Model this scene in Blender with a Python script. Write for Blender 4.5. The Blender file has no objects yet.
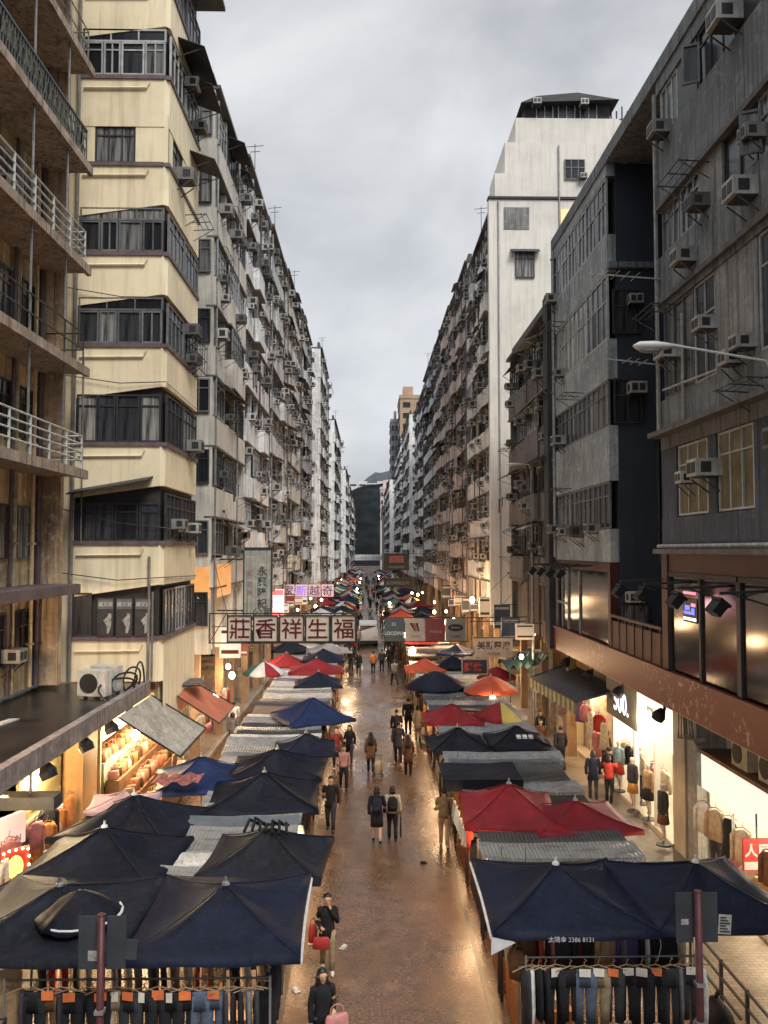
import bpy, bmesh, math, random
from mathutils import Vector, Matrix
R = math.radians
scene = bpy.context.scene
COL = scene.collection
rnd = random.Random(7)

# ------------------------------------------------------------------ mesh collector
class MB:
    def __init__(s):
        s.v = []; s.f = []; s.m = []
    def add(s, vs, fs, mi=0):
        b = len(s.v)
        s.v += [tuple(p) for p in vs]
        for f in fs:
            s.f.append(tuple(b + i for i in f)); s.m.append(mi)
        return s
    def box(s, x0, y0, z0, x1, y1, z1, mi=0):
        if x0 > x1: x0, x1 = x1, x0
        if y0 > y1: y0, y1 = y1, y0
        if z0 > z1: z0, z1 = z1, z0
        vs = [(x0,y0,z0),(x1,y0,z0),(x1,y1,z0),(x0,y1,z0),(x0,y0,z1),(x1,y0,z1),(x1,y1,z1),(x0,y1,z1)]
        return s.add(vs, [(0,3,2,1),(4,5,6,7),(0,1,5,4),(1,2,6,5),(2,3,7,6),(3,0,4,7)], mi)
    def quad(s, a, b, c, d, mi=0):
        return s.add([a,b,c,d], [(0,1,2,3)], mi)
    def bar(s, p, q, w, h=None, mi=0):
        h = h or w
        p = Vector(p); q = Vector(q); d = (q-p)
        if d.length < 1e-6: return s
        d.normalize()
        up = Vector((0,0,1)) if abs(d.z) < .95 else Vector((0,1,0))
        a = d.cross(up).normalized()*w/2; b = a.normalized().cross(d).normalized()*h/2
        vs = [p-a-b, p+a-b, p+a+b, p-a+b, q-a-b, q+a-b, q+a+b, q-a+b]
        return s.add(vs, [(0,1,2,3),(7,6,5,4),(0,4,5,1),(1,5,6,2),(2,6,7,3),(3,7,4,0)], mi)
    def loft(s, rings, mi=0, cap=True):
        n = len(rings[0]); vs = [p for r in rings for p in r]; fs = []
        for k in range(len(rings)-1):
            for i in range(n):
                j = (i+1) % n
                fs.append((k*n+i, k*n+j, (k+1)*n+j, (k+1)*n+i))
        if cap:
            fs.append(tuple(range(n-1,-1,-1))); fs.append(tuple((len(rings)-1)*n+i for i in range(n)))
        return s.add(vs, fs, mi)
    def tube(s, pts, r, n=6, mi=0, rs=None):
        pts = [Vector(p) for p in pts]; rings = []
        for k, p in enumerate(pts):
            d = (pts[min(k+1,len(pts)-1)] - pts[max(k-1,0)]).normalized()
            up = Vector((0,0,1)) if abs(d.z) < .9 else Vector((0,1,0))
            a = d.cross(up).normalized(); b = d.cross(a).normalized()
            rr = rs[k] if rs else r
            if not isinstance(rr, tuple): rr = (rr, rr)
            rings.append([p + a*math.cos(2*math.pi*i/n)*rr[0] + b*math.sin(2*math.pi*i/n)*rr[1] for i in range(n)])
        return s.loft(rings, mi)
    def rings(s, secs, n=10, mi=0):
        # horizontal elliptic sections (x, y, z, rx, ry)
        return s.loft([[(x+math.cos(2*math.pi*i/n)*rx, y+math.sin(2*math.pi*i/n)*ry, z) for i in range(n)] for x,y,z,rx,ry in secs], mi)
    def ell(s, c, r, n=10, m=6, mi=0):
        secs = []
        for k in range(m+1):
            t = -math.pi/2 + math.pi*k/m
            secs.append((c[0], c[1], c[2]+math.sin(t)*r[2], max(1e-4, math.cos(t)*r[0]), max(1e-4, math.cos(t)*r[1])))
        return s.rings(secs, n, mi)
    def xf(s, mat, start=0):
        for i in range(start, len(s.v)):
            s.v[i] = tuple(mat @ Vector(s.v[i]))
        return s
    def mesh(s, name, mats, smooth=False):
        me = bpy.data.meshes.new(name)
        me.from_pydata(s.v, [], s.f)
        for m in (mats if isinstance(mats, (list, tuple)) else [mats]): me.materials.append(m)
        me.polygons.foreach_set('material_index', s.m)
        if smooth: me.polygons.foreach_set('use_smooth', [True]*len(s.f))
        bm = bmesh.new(); bm.from_mesh(me); bmesh.ops.recalc_face_normals(bm, faces=bm.faces); bm.to_mesh(me); bm.free()
        me.update()
        return me

def link(name, data, parent=None, loc=(0,0,0), rot=(0,0,0), world=False):
    o = bpy.data.objects.new(name, data); COL.objects.link(o)
    o.location = loc; o.rotation_euler = rot
    if parent is not None:
        o.parent = parent
        if world: o.matrix_parent_inverse = Matrix.Translation(-parent.location)
    return o
def part(name, mb, mats, parent=None, smooth=False, world=False, loc=(0,0,0), rot=(0,0,0), label=None):
    o = link(name, mb.mesh(name, mats, smooth), parent, loc, rot, world)
    if label: o['label'] = label
    return o
def tag(o, label=None, cat=None, group=None, kind=None):
    if label: o['label'] = label
    if cat: o['category'] = cat
    if group: o['group'] = group
    if kind: o['kind'] = kind
    return o
def thing(name, label, cat, loc=(0,0,0), rotz=0, group=None):
    o = bpy.data.objects.new(name, None); COL.objects.link(o)
    o.empty_display_size = .2
    o.location = loc; o.rotation_euler = (0,0,rotz)
    return tag(o, label, cat, group)
def dup(o, parent=None):
    c = o.copy(); COL.objects.link(c)
    if parent is not None: c.parent = parent
    for ch in list(o.children): dup(ch, c)
    return c
def repaint(o, mat, idx=0):
    o.material_slots[idx].link = 'OBJECT'; o.material_slots[idx].material = mat

# ------------------------------------------------------------------ materials
def srgb(r, g, b):
    f = lambda c: c/12.92 if c <= .04045 else ((c+.055)/1.055)**2.4
    return (f(r/255), f(g/255), f(b/255))
MATS = {}
class NT:
    def __init__(s, m):
        s.t = m.node_tree; s.n = s.t.nodes; s.l = s.t.links
    def new(s, ty, **kw):
        n = s.n.new(ty)
        for k, v in kw.items():
            if hasattr(n, k): setattr(n, k, v)
        return n
    def set(s, n, **kw):
        for k, v in kw.items(): n.inputs[k.replace('_', ' ')].default_value = v
        return n
def newmat(name):
    m = bpy.data.materials.new(name); m.use_nodes = True
    t = NT(m); b = t.n['Principled BSDF']
    return m, t, b
def mixrgb(t, a, b, fac, mode='MIX'):
    n = t.new('ShaderNodeMix'); n.data_type = 'RGBA'; n.blend_type = mode
    for sock, v in ((n.inputs[0], fac), (n.inputs[6], a), (n.inputs[7], b)):
        if hasattr(v, 'is_linked'): t.l.new(v, sock)
        elif isinstance(v, (int, float)): sock.default_value = v
        else: sock.default_value = (*v[:3], 1)
    return n.outputs[2]
def ramp(t, fac, stops):
    n = t.new('ShaderNodeValToRGB'); e = n.color_ramp.elements
    while len(e) < len(stops): e.new(.5)
    for el, (p, c) in zip(e, stops):
        el.position = p; el.color = (*c, 1) if isinstance(c, (tuple, list)) else (c, c, c, 1)
    t.l.new(fac, n.inputs[0]); return n.outputs[0]
def noise(t, vec, scale, detail=4, rough=.55, stretch=None):
    if stretch:
        mp = t.new('ShaderNodeMapping'); mp.inputs['Scale'].default_value = stretch
        t.l.new(vec, mp.inputs[0]); vec = mp.outputs[0]
    n = t.new('ShaderNodeTexNoise'); n.inputs['Scale'].default_value = scale
    n.inputs['Detail'].default_value = detail; n.inputs['Roughness'].default_value = rough
    t.l.new(vec, n.inputs['Vector']); return n.outputs[0]
def wpos(t): return t.new('ShaderNodeNewGeometry').outputs['Position']
def opos(t): return t.new('ShaderNodeTexCoord').outputs['Object']

def mat(name, col, rough=.7, var=.25, scale=3., streak=0., grime=None, bump=0., metal=0., spec=.4, obj=False, rand=0., emit=0., ecol=None):
    """painted / plastered / cloth surface with mottling, rain streaks and grime"""
    if name in MATS: return MATS[name]
    m, t, b = newmat(name)
    P = opos(t) if obj else wpos(t)
    n1 = noise(t, P, scale, 5)
    c = mixrgb(t, [k*(1-var) for k in col], [min(1, k*(1+var)) for k in col], ramp(t, n1, [(.3, 0.), (.7, 1.)]))
    if streak > 0:
        n2 = noise(t, P, 1.0, 6, .6, (5., 5., .35))
        c = mixrgb(t, c, grime or [k*.3 for k in col], ramp(t, n2, [(.48, 0.), (.72, streak)]))
        n3 = noise(t, P, .45, 5, .65)
        c = mixrgb(t, c, grime or [k*.3 for k in col], ramp(t, n3, [(.5, 0.), (.75, streak*.8)]))
    if streak >= .5:      # blotches of moss and bare patches, and thin black runs
        n4 = noise(t, P, 3.2, 8, .72)
        c = mixrgb(t, c, [min(1, k*1.55) for k in col], ramp(t, n4, [(.53, 0.), (.63, .55)]))
        c = mixrgb(t, c, grime or [k*.3 for k in col], ramp(t, noise(t, P, 1.0, 4, .6, (11., 11., .22)), [(.55, 0.), (.66, .8)]))
        c = mixrgb(t, c, [k*.45 for k in col], ramp(t, noise(t, P, 7., 6, .7), [(.5, 0.), (.7, .6)]))
    if rand > 0:
        oi = t.new('ShaderNodeObjectInfo')
        c = mixrgb(t, c, ramp(t, oi.outputs['Random'], [(0, 1-rand), (1, 1.)]), 1.0, 'MULTIPLY')
    t.l.new(c, b.inputs['Base Color'])
    b.inputs['Roughness'].default_value = rough; b.inputs['Metallic'].default_value = metal
    b.inputs['Specular IOR Level'].default_value = spec
    if bump > 0:
        bp = t.new('ShaderNodeBump'); bp.inputs['Strength'].default_value = bump; bp.inputs['Distance'].default_value = .03
        t.l.new(noise(t, P, scale*6, 4), bp.inputs['Height']); t.l.new(bp.outputs[0], b.inputs['Normal'])
    if emit > 0:
        b.inputs['Emission Color'].default_value = (*(ecol or col), 1); b.inputs['Emission Strength'].default_value = emit
    MATS[name] = m
    return m
def glow(name, col, strength, var=.0):
    if name in MATS: return MATS[name]
    m, t, b = newmat(name)
    b.inputs['Base Color'].default_value = (*[k*.6 for k in col], 1)
    b.inputs['Emission Color'].default_value = (*col, 1); b.inputs['Emission Strength'].default_value = strength
    if var:
        n = noise(t, wpos(t), 1.7, 3)
        c = mixrgb(t, [k*(1-var) for k in col], col, n)
        t.l.new(c, b.inputs['Emission Color'])
    MATS[name] = m
    return m
def glassmat(name, dark, stops, rough=.22):
    """window glass: dark room, curtain or blind behind it, different from window to window"""
    m, t, b = newmat(name)
    oi = t.new('ShaderNodeObjectInfo')
    c = ramp(t, oi.outputs['Random'], stops)
    P = opos(t)
    fold = noise(t, P, 3., 3, .5, (4., 4., .25))
    c = mixrgb(t, dark, c, ramp(t, fold, [(.36, 0.15), (.62, 1.)]))
    t.l.new(c, b.inputs['Base Color'])
    b.inputs['Roughness'].default_value = rough; b.inputs['Specular IOR Level'].default_value = .5
    MATS[name] = m
    return m

GLASS = glassmat('window_glass', (.008,.009,.012), [(0,(.012,.013,.017)), (.35,(.02,.022,.028)), (.55,(.06,.065,.075)), (.7,(.03,.03,.035)), (.82,(.2,.2,.2)), (1,(.36,.35,.32))])
GLASSF = mat('far_glass', (.022,.024,.03), .25, .6, .8, spec=.5, rand=.7)
FRAME = mat('window_frame_grey', (.16,.165,.17), .5, .3, 5, rand=.5)
FRAMEL = mat('window_frame_pale', (.42,.43,.42), .5, .25, 5, rand=.4)
FRAMED = mat('window_frame_dark', (.03,.03,.034), .5, .3, 5)
ACW = mat('air_conditioner_shell', (.47,.46,.43), .5, .25, 4, streak=.45, obj=True, rand=.8)
ACG = mat('air_conditioner_grille', (.022,.022,.024), .5, .2)
STEEL = mat('galvanised_steel', (.28,.285,.29), .45, .25, 6, metal=.6)
IRON = mat('dark_iron', (.03,.03,.033), .5, .3, 8)
RUST = mat('rusty_iron', (.09,.05,.035), .7, .4, 6)
MAUVE = mat('mauve_paint', (.13,.095,.1), .6, .3, 3, streak=.4)
def lettering(parent, body, size, loc, m, rotz=0., bold=0., sx=1., name='lettering'):
    """writing built as a flat mesh facing -Y of its parent, centred on loc"""
    c = bpy.data.curves.new(name, 'FONT'); c.body = body; c.size = size; c.align_x = 'CENTER'; c.align_y = 'CENTER'
    c.extrude = .002; c.offset = bold; c.resolution_u = 3; c.space_line = 1.05
    tmp = bpy.data.objects.new('tmp', c); COL.objects.link(tmp)
    bpy.context.view_layer.update()
    me = bpy.data.meshes.new_from_object(tmp.evaluated_get(bpy.context.evaluated_depsgraph_get()))
    bpy.data.objects.remove(tmp); bpy.data.curves.remove(c)
    me.name = name; me.materials.clear(); me.materials.append(m)
    zs = [v.co.y for v in me.vertices]; xs = [v.co.x for v in me.vertices]
    cz = (min(zs)+max(zs))/2; cx = (min(xs)+max(xs))/2
    for v in me.vertices: v.co = Vector(((v.co.x-cx)*sx, -v.co.z, v.co.y-cz))
    me.update()
    return link(name, me, parent, loc, (0,0,rotz))
WHITE_INK = mat('white_ink', (.55,.55,.53), .6, .1)
def pl(x, y, z, e, c=(1,.62,.32), r=.3):
    l = bpy.data.lights.new('lamp_light', 'POINT'); l.energy = e*2.6; l.color = c; l.shadow_soft_size = r
    o = bpy.data.objects.new('lamp_light', l); COL.objects.link(o); o.location = (x,y,z); return o
# ------------------------------------------------------------------ camera
cam = bpy.data.cameras.new('camera'); cam_o = bpy.data.objects.new('camera', cam); COL.objects.link(cam_o)
cam.sensor_fit = 'VERTICAL'; cam.sensor_height = 36; cam.lens = 829/1024*36
cam.clip_start = .1; cam.clip_end = 6000
cam_o.location = (0, 0, 8.9); cam_o.rotation_euler = (R(92.63), 0, R(-1.106))
scene.camera = cam_o
scene.view_settings.view_transform = 'Standard'; scene.view_settings.look = 'None'
scene.view_settings.exposure = 0; scene.view_settings.gamma = 1
scene.cycles.use_denoising = True
scene.cycles.max_bounces = 6; scene.cycles.diffuse_bounces = 3; scene.cycles.glossy_bounces = 3
scene.cycles.transmission_bounces = 2; scene.cycles.sample_clamp_indirect = 4
scene.cycles.caustics_reflective = False; scene.cycles.caustics_refractive = False

# ------------------------------------------------------------------ overcast dusk sky and soft sun
SUN_EL, SUN_AZ = 50, -26
w = bpy.data.worlds.new('World'); scene.world = w; w.use_nodes = True
t = NT(w); bg = t.n['Background']
sky = t.new('ShaderNodeTexSky'); sky.sky_type = 'NISHITA'; sky.sun_disc = False
sky.sun_elevation = R(SUN_EL); sky.sun_rotation = R(180+SUN_AZ); sky.air_density = 1.5; sky.dust_density = 4
tc = t.new('ShaderNodeTexCoord').outputs['Generated']
mp = t.new('ShaderNodeMapping'); mp.inputs['Scale'].default_value = (1, 1, 1.5); mp.inputs['Location'].default_value = (3.1, .4, .2)
t.l.new(tc, mp.inputs[0])
n1 = t.new('ShaderNodeTexNoise'); n1.inputs['Scale'].default_value = 3.1; n1.inputs['Detail'].default_value = 6; n1.inputs['Roughness'].default_value = .5
n1.inputs['Distortion'].default_value = .4
t.l.new(mp.outputs[0], n1.inputs['Vector'])
cl = ramp(t, n1.outputs[0], [(.3, (5.0,5.25,5.7)), (.47, (7.2,7.45,7.85)), (.56, (8.3,8.5,8.8)), (.72, (10.6,10.75,11.))])
sep = t.new('ShaderNodeSeparateXYZ'); t.l.new(tc, sep.inputs[0])
lift = ramp(t, sep.outputs[2], [(0., 1.04), (.2, 1.06), (.42, .9), (.58, .82), (.7, 1.3), (.82, 2.3), (1., 3.2)])   # dimmer towards the top of view, raised overhead to light the facades
cl = mixrgb(t, cl, lift, 1.0, 'MULTIPLY')
skyc = mixrgb(t, sky.outputs[0], cl, .93)
t.l.new(skyc, bg.inputs[0]); bg.inputs[1].default_value = .1
sun = bpy.data.lights.new('overcast_sun', 'SUN'); sun.energy = 2.9; sun.angle = R(24); sun.color = (1, .96, .9)
so = bpy.data.objects.new('overcast_sun', sun); COL.objects.link(so); so.rotation_euler = (R(90-SUN_EL), 0, R(-SUN_AZ))

# ------------------------------------------------------------------ ground
def asphalt():
    m, t, b = newmat('wet_asphalt'); P = wpos(t)
    fine = noise(t, P, 16, 9, .78); mid = noise(t, P, 2.2, 6, .6); big = noise(t, P, .32, 4, .6, (1.6, .8, 1))
    c = mixrgb(t, (.03,.019,.012), (.2,.105,.052), ramp(t, fine, [(.4,0.),(.62,1.)]))
    c = mixrgb(t, c, (.02,.016,.013), ramp(t, mid, [(.46, 0.), (.66, .5)]))
    c = mixrgb(t, c, (.2,.12,.068), ramp(t, noise(t, P, .9, 5, .65), [(.56, 0.), (.7, .5)]))
    t.l.new(c, b.inputs['Base Color'])
    wet = ramp(t, big, [(.38, .13), (.62, .44)])
    r2 = mixrgb(t, wet, (.6,.6,.6), ramp(t, fine, [(.5, 0.), (.75, .5)]))
    t.l.new(r2, b.inputs['Roughness']); b.inputs['Specular IOR Level'].default_value = .45
    bp = t.new('ShaderNodeBump'); bp.inputs['Strength'].default_value = .6; bp.inputs['Distance'].default_value = .015
    t.l.new(mixrgb(t, fine, mid, .45), bp.inputs['Height']); t.l.new(bp.outputs[0], b.inputs['Normal'])
    return m
ASPH = asphalt()
MB_ = MB()
MB_.quad((-900,-200,-.012),(900,-200,-.012),(900,3500,-.012),(-900,3500,-.012))
tag(part('ground', MB_, mat('earth', (.05,.048,.045), .9)), kind='structure')
g = MB(); g.quad((-6.9,-30,0),(6.7,-30,0),(6.7,440,0),(-6.9,440,0))
tag(part('road', g, ASPH), kind='structure')
g = MB()
for x in (-1.66, 2.4): g.box(x-.045, -10, .0, x+.045, 300, .006)
tag(part('drain_line_road', g, mat('drain_black', (.012,.011,.01), .35)), kind='structure')
PAVE, tpv, bpv = newmat('paving_slabs'); MATS['paving_slabs'] = PAVE
br = tpv.new('ShaderNodeTexBrick'); br.inputs['Scale'].default_value = 2.2
br.inputs['Color1'].default_value = (.3,.25,.19,1); br.inputs['Color2'].default_value = (.22,.18,.14,1); br.inputs['Mortar'].default_value = (.05,.045,.04,1)
br.inputs['Mortar Size'].default_value = .012
tpv.l.new(wpos(tpv), br.inputs['Vector'])
cc = mixrgb(tpv, br.outputs[0], (.05,.045,.04), ramp(tpv, noise(tpv, wpos(tpv), 1.3, 5), [(.45,0.),(.75,.6)]))
tpv.l.new(cc, bpv.inputs['Base Color']); bpv.inputs['Roughness'].default_value = .35
for nm, x0, x1 in (('pavement', -12, -6.9), ('pavement', 6.7, 12)):
    g = MB(); g.box(x0, -30, -.01, x1, 440, .13)
    tag(part(nm, g, PAVE), kind='structure')
for x0, x1 in ((-6.9, -6.72), (6.52, 6.7)):
    g = MB(); g.box(x0, -30, 0.002, x1, 440, .145)
    tag(part('kerb_road', g, mat('kerb_stone', (.2,.19,.17), .7, .3, 4)), kind='structure')

# ------------------------------------------------------------------ hills at the end of the street
def hill(name, prof, y, thick, m, seed, res=3.):
    r = random.Random(seed); g = MB()
    xs = [prof[0][0] + i*(prof[-1][0]-prof[0][0])/90 for i in range(91)]
    def H(x):
        for (a, ha), (b, hb) in zip(prof, prof[1:]):
            if a <= x <= b: 
                k = (x-a)/(b-a); k = k*k*(3-2*k); return ha+(hb-ha)*k
        return prof[-1][1]
    rows = []
    for j in range(14):
        k = j/13
        rows.append([(x, y + k*thick, H(x)*math.sin(k*math.pi/2)**.7 + (r.uniform(-res, res) if j > 0 else 0)) for x in xs])
    n = len(xs)
    g.add([p for row in rows for p in row], [(j*n+i, j*n+i+1, (j+1)*n+i+1, (j+1)*n+i) for j in range(13) for i in range(n-1)])
    return tag(part(name, g, m), kind='structure')
def forest(name, a, b, sc):
    m, t, bb = newmat(name); P = wpos(t)
    v = t.new('ShaderNodeTexVoronoi'); v.inputs['Scale'].default_value = sc; t.l.new(P, v.inputs['Vector'])
    c = mixrgb(t, a, b, v.outputs['Distance']); c = mixrgb(t, c, a, ramp(t, noise(t, P, sc*.3, 5), [(.35,0.),(.65,1.)]))
    t.l.new(c, bb.inputs['Base Color']); bb.inputs['Roughness'].default_value = .95; bb.inputs['Specular IOR Level'].default_value = .1
    return m
hill('wooded_hill', [(-300, 20), (-60, 34), (-20, 44), (0, 50), (18, 52), (60, 40), (300, 20)], 470, 60, forest('dark_forest', (.006,.008,.010), (.022,.027,.028), .16), 3, 1.2)
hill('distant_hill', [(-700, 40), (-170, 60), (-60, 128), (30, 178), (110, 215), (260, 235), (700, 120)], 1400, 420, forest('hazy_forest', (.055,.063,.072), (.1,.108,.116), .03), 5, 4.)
# ------------------------------------------------------------------ facade helpers
ROT = {'L': R(90), 'R': R(-90), 'F': 0.}
def FP(face, u, w, z):
    s, c = face
    return (c + w, u, z) if s == 'L' else ((c - w, u, z) if s == 'R' else (u, c - w, z))
def fbox(mb, face, u0, u1, w0, w1, z0, z1, mi=0):
    a = FP(face, u0, w0, z0); b = FP(face, u1, w1, z1)
    return mb.box(*a, *b, mi)
WPROTO = {}
def window_mesh(w, h, n, tr, fm, one=False, fw=.055):
    key = (round(w, 2), round(h, 2), n, tr, fm.name, one)
    if key in WPROTO: return WPROTO[key]
    f = MB(); d0, d1 = -.07, .0
    f.box(-w/2, d0, 0, -w/2+fw, d1, h); f.box(w/2-fw, d0, 0, w/2, d1, h)
    f.box(-w/2+fw, d0, 0, w/2-fw, d1, fw); f.box(-w/2+fw, d0, h-fw, w/2-fw, d1, h)
    for k in range(1, n):
        x = -w/2 + w*k/n
        f.box(x-fw*.42, d0+.008, fw, x+fw*.42, d1, h-fw)
    if tr:
        f.box(-w/2+fw, d0+.012, h*tr-fw*.4, w/2-fw, d1, h*tr+fw*.4)
    p = MB()
    # panes lean very slightly so that each reflects its own patch of sky
    r = random.Random(n*7+int(w*100))
    for k in range(n):
        a = -w/2 + w*k/n + .02; b = -w/2 + w*(k+1)/n - .02
        for z0, z1 in (((fw, h*tr), (h*tr, h-fw)) if tr else ((fw, h-fw),)):
            e = r.uniform(-.012, .012); e2 = r.uniform(-.012, .012)
            p.quad((a, -.03+e, z0), (b, -.03-e, z0), (b, -.03-e+e2, z1), (a, -.03+e+e2, z1), 1 if one else 0)
    if one:
        f.add(p.v, p.f, 1)
        res = (f.mesh('window', [fm, GLASSF]), None)
    else:
        res = (f.mesh('window', fm), p.mesh('pane', GLASS))
    WPROTO[key] = res
    return res
def window(bld, face, u, z, w, h, n=3, tr=.72, fm=None, wo=0., one=False):
    f, p = window_mesh(w, h, n, tr, fm or FRAME, one)
    o = link('window', f, bld, FP(face, u, wo, z), (0,0,ROT[face[0]]), True)
    if p is not None: link('pane', p, o)
    return o
def ac_meshes():
    out = []
    for k, (w, h, d) in enumerate(((.54,.38,.5), (.6,.42,.56), (.48,.36,.42))):
        m = MB(); m.box(-w/2, -d, 0, w/2, .1, h)
        m.box(-w/2+.02, -d*.8, -.03, w/2-.02, .02, -.003, 1)
        m.bar((-w/2, -d*.8, -.05), (-w/2, 0, -.38), .03, mi=1); m.bar((w/2, -d*.8, -.05), (w/2, 0, -.38), .03, mi=1)
        g = MB()
        for i in range(2):
            a = -w/2+.05+(w/2-.03)*i; b = a + w/2-.09
            g.box(a, -d-.012, .08, b, -d+.01, h-.08)
        g.box(-w/2-.006, -d*.8, .08, -w/2+.01, -d*.35, h-.08); g.box(w/2-.01, -d*.8, .08, w/2+.006, -d*.35, h-.08)
        one = MB(); one.add(m.v, m.f); one.m = list(m.m); one.add(g.v, g.f, 2)
        out.append((m.mesh('air_conditioner', [ACW, IRON]), g.mesh('grille', ACG), one.mesh('air_conditioner', [ACW, IRON, ACG])))
    return out
ACS = ac_meshes(); ACR = random.Random(70)
def aircon(bld, face, u, z, k=0, wo=0., one=False):
    m, g, o1 = ACS[k % 3]
    o = link('air_conditioner', o1 if one else m, bld, FP(face, u, wo, z), (0,0,ROT[face[0]]), True)
    if one: q = ACR.uniform(.7, 1.15); o.scale = (q, q*ACR.uniform(.8,1.1), q)
    if not one:
        link('grille', g, o); q = ACR.uniform(.74, 1.); o.scale = (q, q, q)
    return o
AWM = [mat('awning_sheet_dark', (.03,.03,.033), .6, .4, 4, streak=.3), mat('awning_sheet_grey', (.14,.14,.14), .5, .3, 5, streak=.5),
       mat('awning_sheet_brown', (.07,.045,.035), .7, .4, 5, streak=.4), mat('awning_sheet_pale', (.3,.31,.3), .5, .3, 5, streak=.5)]
AWP = {}
def awning_mesh(w, d, k):
    key = (round(w,1), d, k)
    if key not in AWP:
        m = MB()
        m.add([(-w/2,0,0),(w/2,0,0),(w/2,-d,-.32),(-w/2,-d,-.32),(-w/2,0,.03),(w/2,0,.03),(w/2,-d,-.29),(-w/2,-d,-.29)],
              [(0,1,2,3),(7,6,5,4),(3,2,6,7),(0,3,7,4),(1,5,6,2)])
        for x in (-w/2+.1, w/2-.1): m.bar((x, -d*.9, -.31), (x, .05, -.62), .025)
        AWP[key] = m.mesh('awning', AWM[k])
    return AWP[key]
def awning(bld, face, u, z, w, d=.8, k=0, wo=0.):
    return link('awning', awning_mesh(w, d, k), bld, FP(face, u, wo, z), (0,0,ROT[face[0]]), True)
def rack_mesh(w):
    m = MB()
    for x in (-w/2, 0, w/2): m.bar((x, 0, 0), (x, -.75, .04), .025)
    for y in (-.35, -.55, -.74): m.bar((-w/2-.1, y, .03), (w/2+.1, y, .03), .018)
    m.bar((-w/2, 0, -.4), (-w/2, -.7, .02), .02); m.bar((w/2, 0, -.4), (w/2, -.7, .02), .02)
    return m.mesh('drying_rack', IRON)
RACK = rack_mesh(1.4)
def cage_mesh():
    m = MB(); w, h, d = 1.7, 1.5, .45
    for x in (-w/2, -w/4, 0, w/4, w/2): m.bar((x, -d, 0), (x, -d, h), .02)
    for z in (0, .5, 1., h): m.bar((-w/2, -d, z), (w/2, -d, z), .022); m.bar((-w/2, -d, z), (-w/2, 0, z), .02); m.bar((w/2, -d, z), (w/2, 0, z), .02)
    return m.mesh('window_cage', IRON)
CAGE = cage_mesh()
def wash_mesh(seed):
    r = random.Random(seed); m = MB()
    m.bar((-.8,-.7,0),(.8,-.7,0),.03)
    x = -.75
    while x < .6:
        w = r.uniform(.2,.4); h = r.uniform(.4,.8)
        m.box(x, -.715, -h, x+w, -.69, -.015, r.choice((1,2,3))); x += w+.05
    for x in (-.7,.7): m.bar((x,0,.0),(x,-.75,0),.025)
    return m.mesh('washing_line', [IRON, mat('wash_dark', (.03,.035,.05), .9), mat('wash_pale', (.35,.34,.33), .9), mat('wash_red', (.2,.05,.045), .9)])
WASH = [wash_mesh(i) for i in range(3)]
def pipe(bld, face, u, z0, z1, r=.06, m=None, wo=.08, name='drainpipe'):
    g = MB(); g.tube([FP(face,u,wo,z0), FP(face,u,wo,z1)], r, 7)
    z = z0+1.2
    while z < z1:
        g.box(*FP(face,u-.1,-.02,z), *FP(face,u+.1,wo+r+.02,z+.07)); z += 2.9
    return part(name, g, m or MAUVE, bld, world=True)
LITW = glow('lit_window_warm', (1, .62, .3), 1.1, .5)
GOODS_CACHE = {}
def goods_mat(name, sc, e):
    m, t, b = newmat(name); P = wpos(t)
    v = t.new('ShaderNodeTexVoronoi'); v.inputs['Scale'].default_value = sc; t.l.new(P, v.inputs['Vector'])
    hs = t.new('ShaderNodeHueSaturation'); hs.inputs['Saturation'].default_value = .55; hs.inputs['Value'].default_value = .45
    t.l.new(v.outputs['Color'], hs.inputs['Color'])
    c = mixrgb(t, hs.outputs[0], (.5,.36,.22), .35)
    t.l.new(c, b.inputs['Base Color']); b.inputs['Roughness'].default_value = .7
    return m
GOODS = goods_mat('stacked_goods', 4.5, 0)
TUBE = glow('lamp_warm', (1, .66, .34), 9)
TUBEW = glow('lamp_white', (1, .9, .74), 9)

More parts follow.
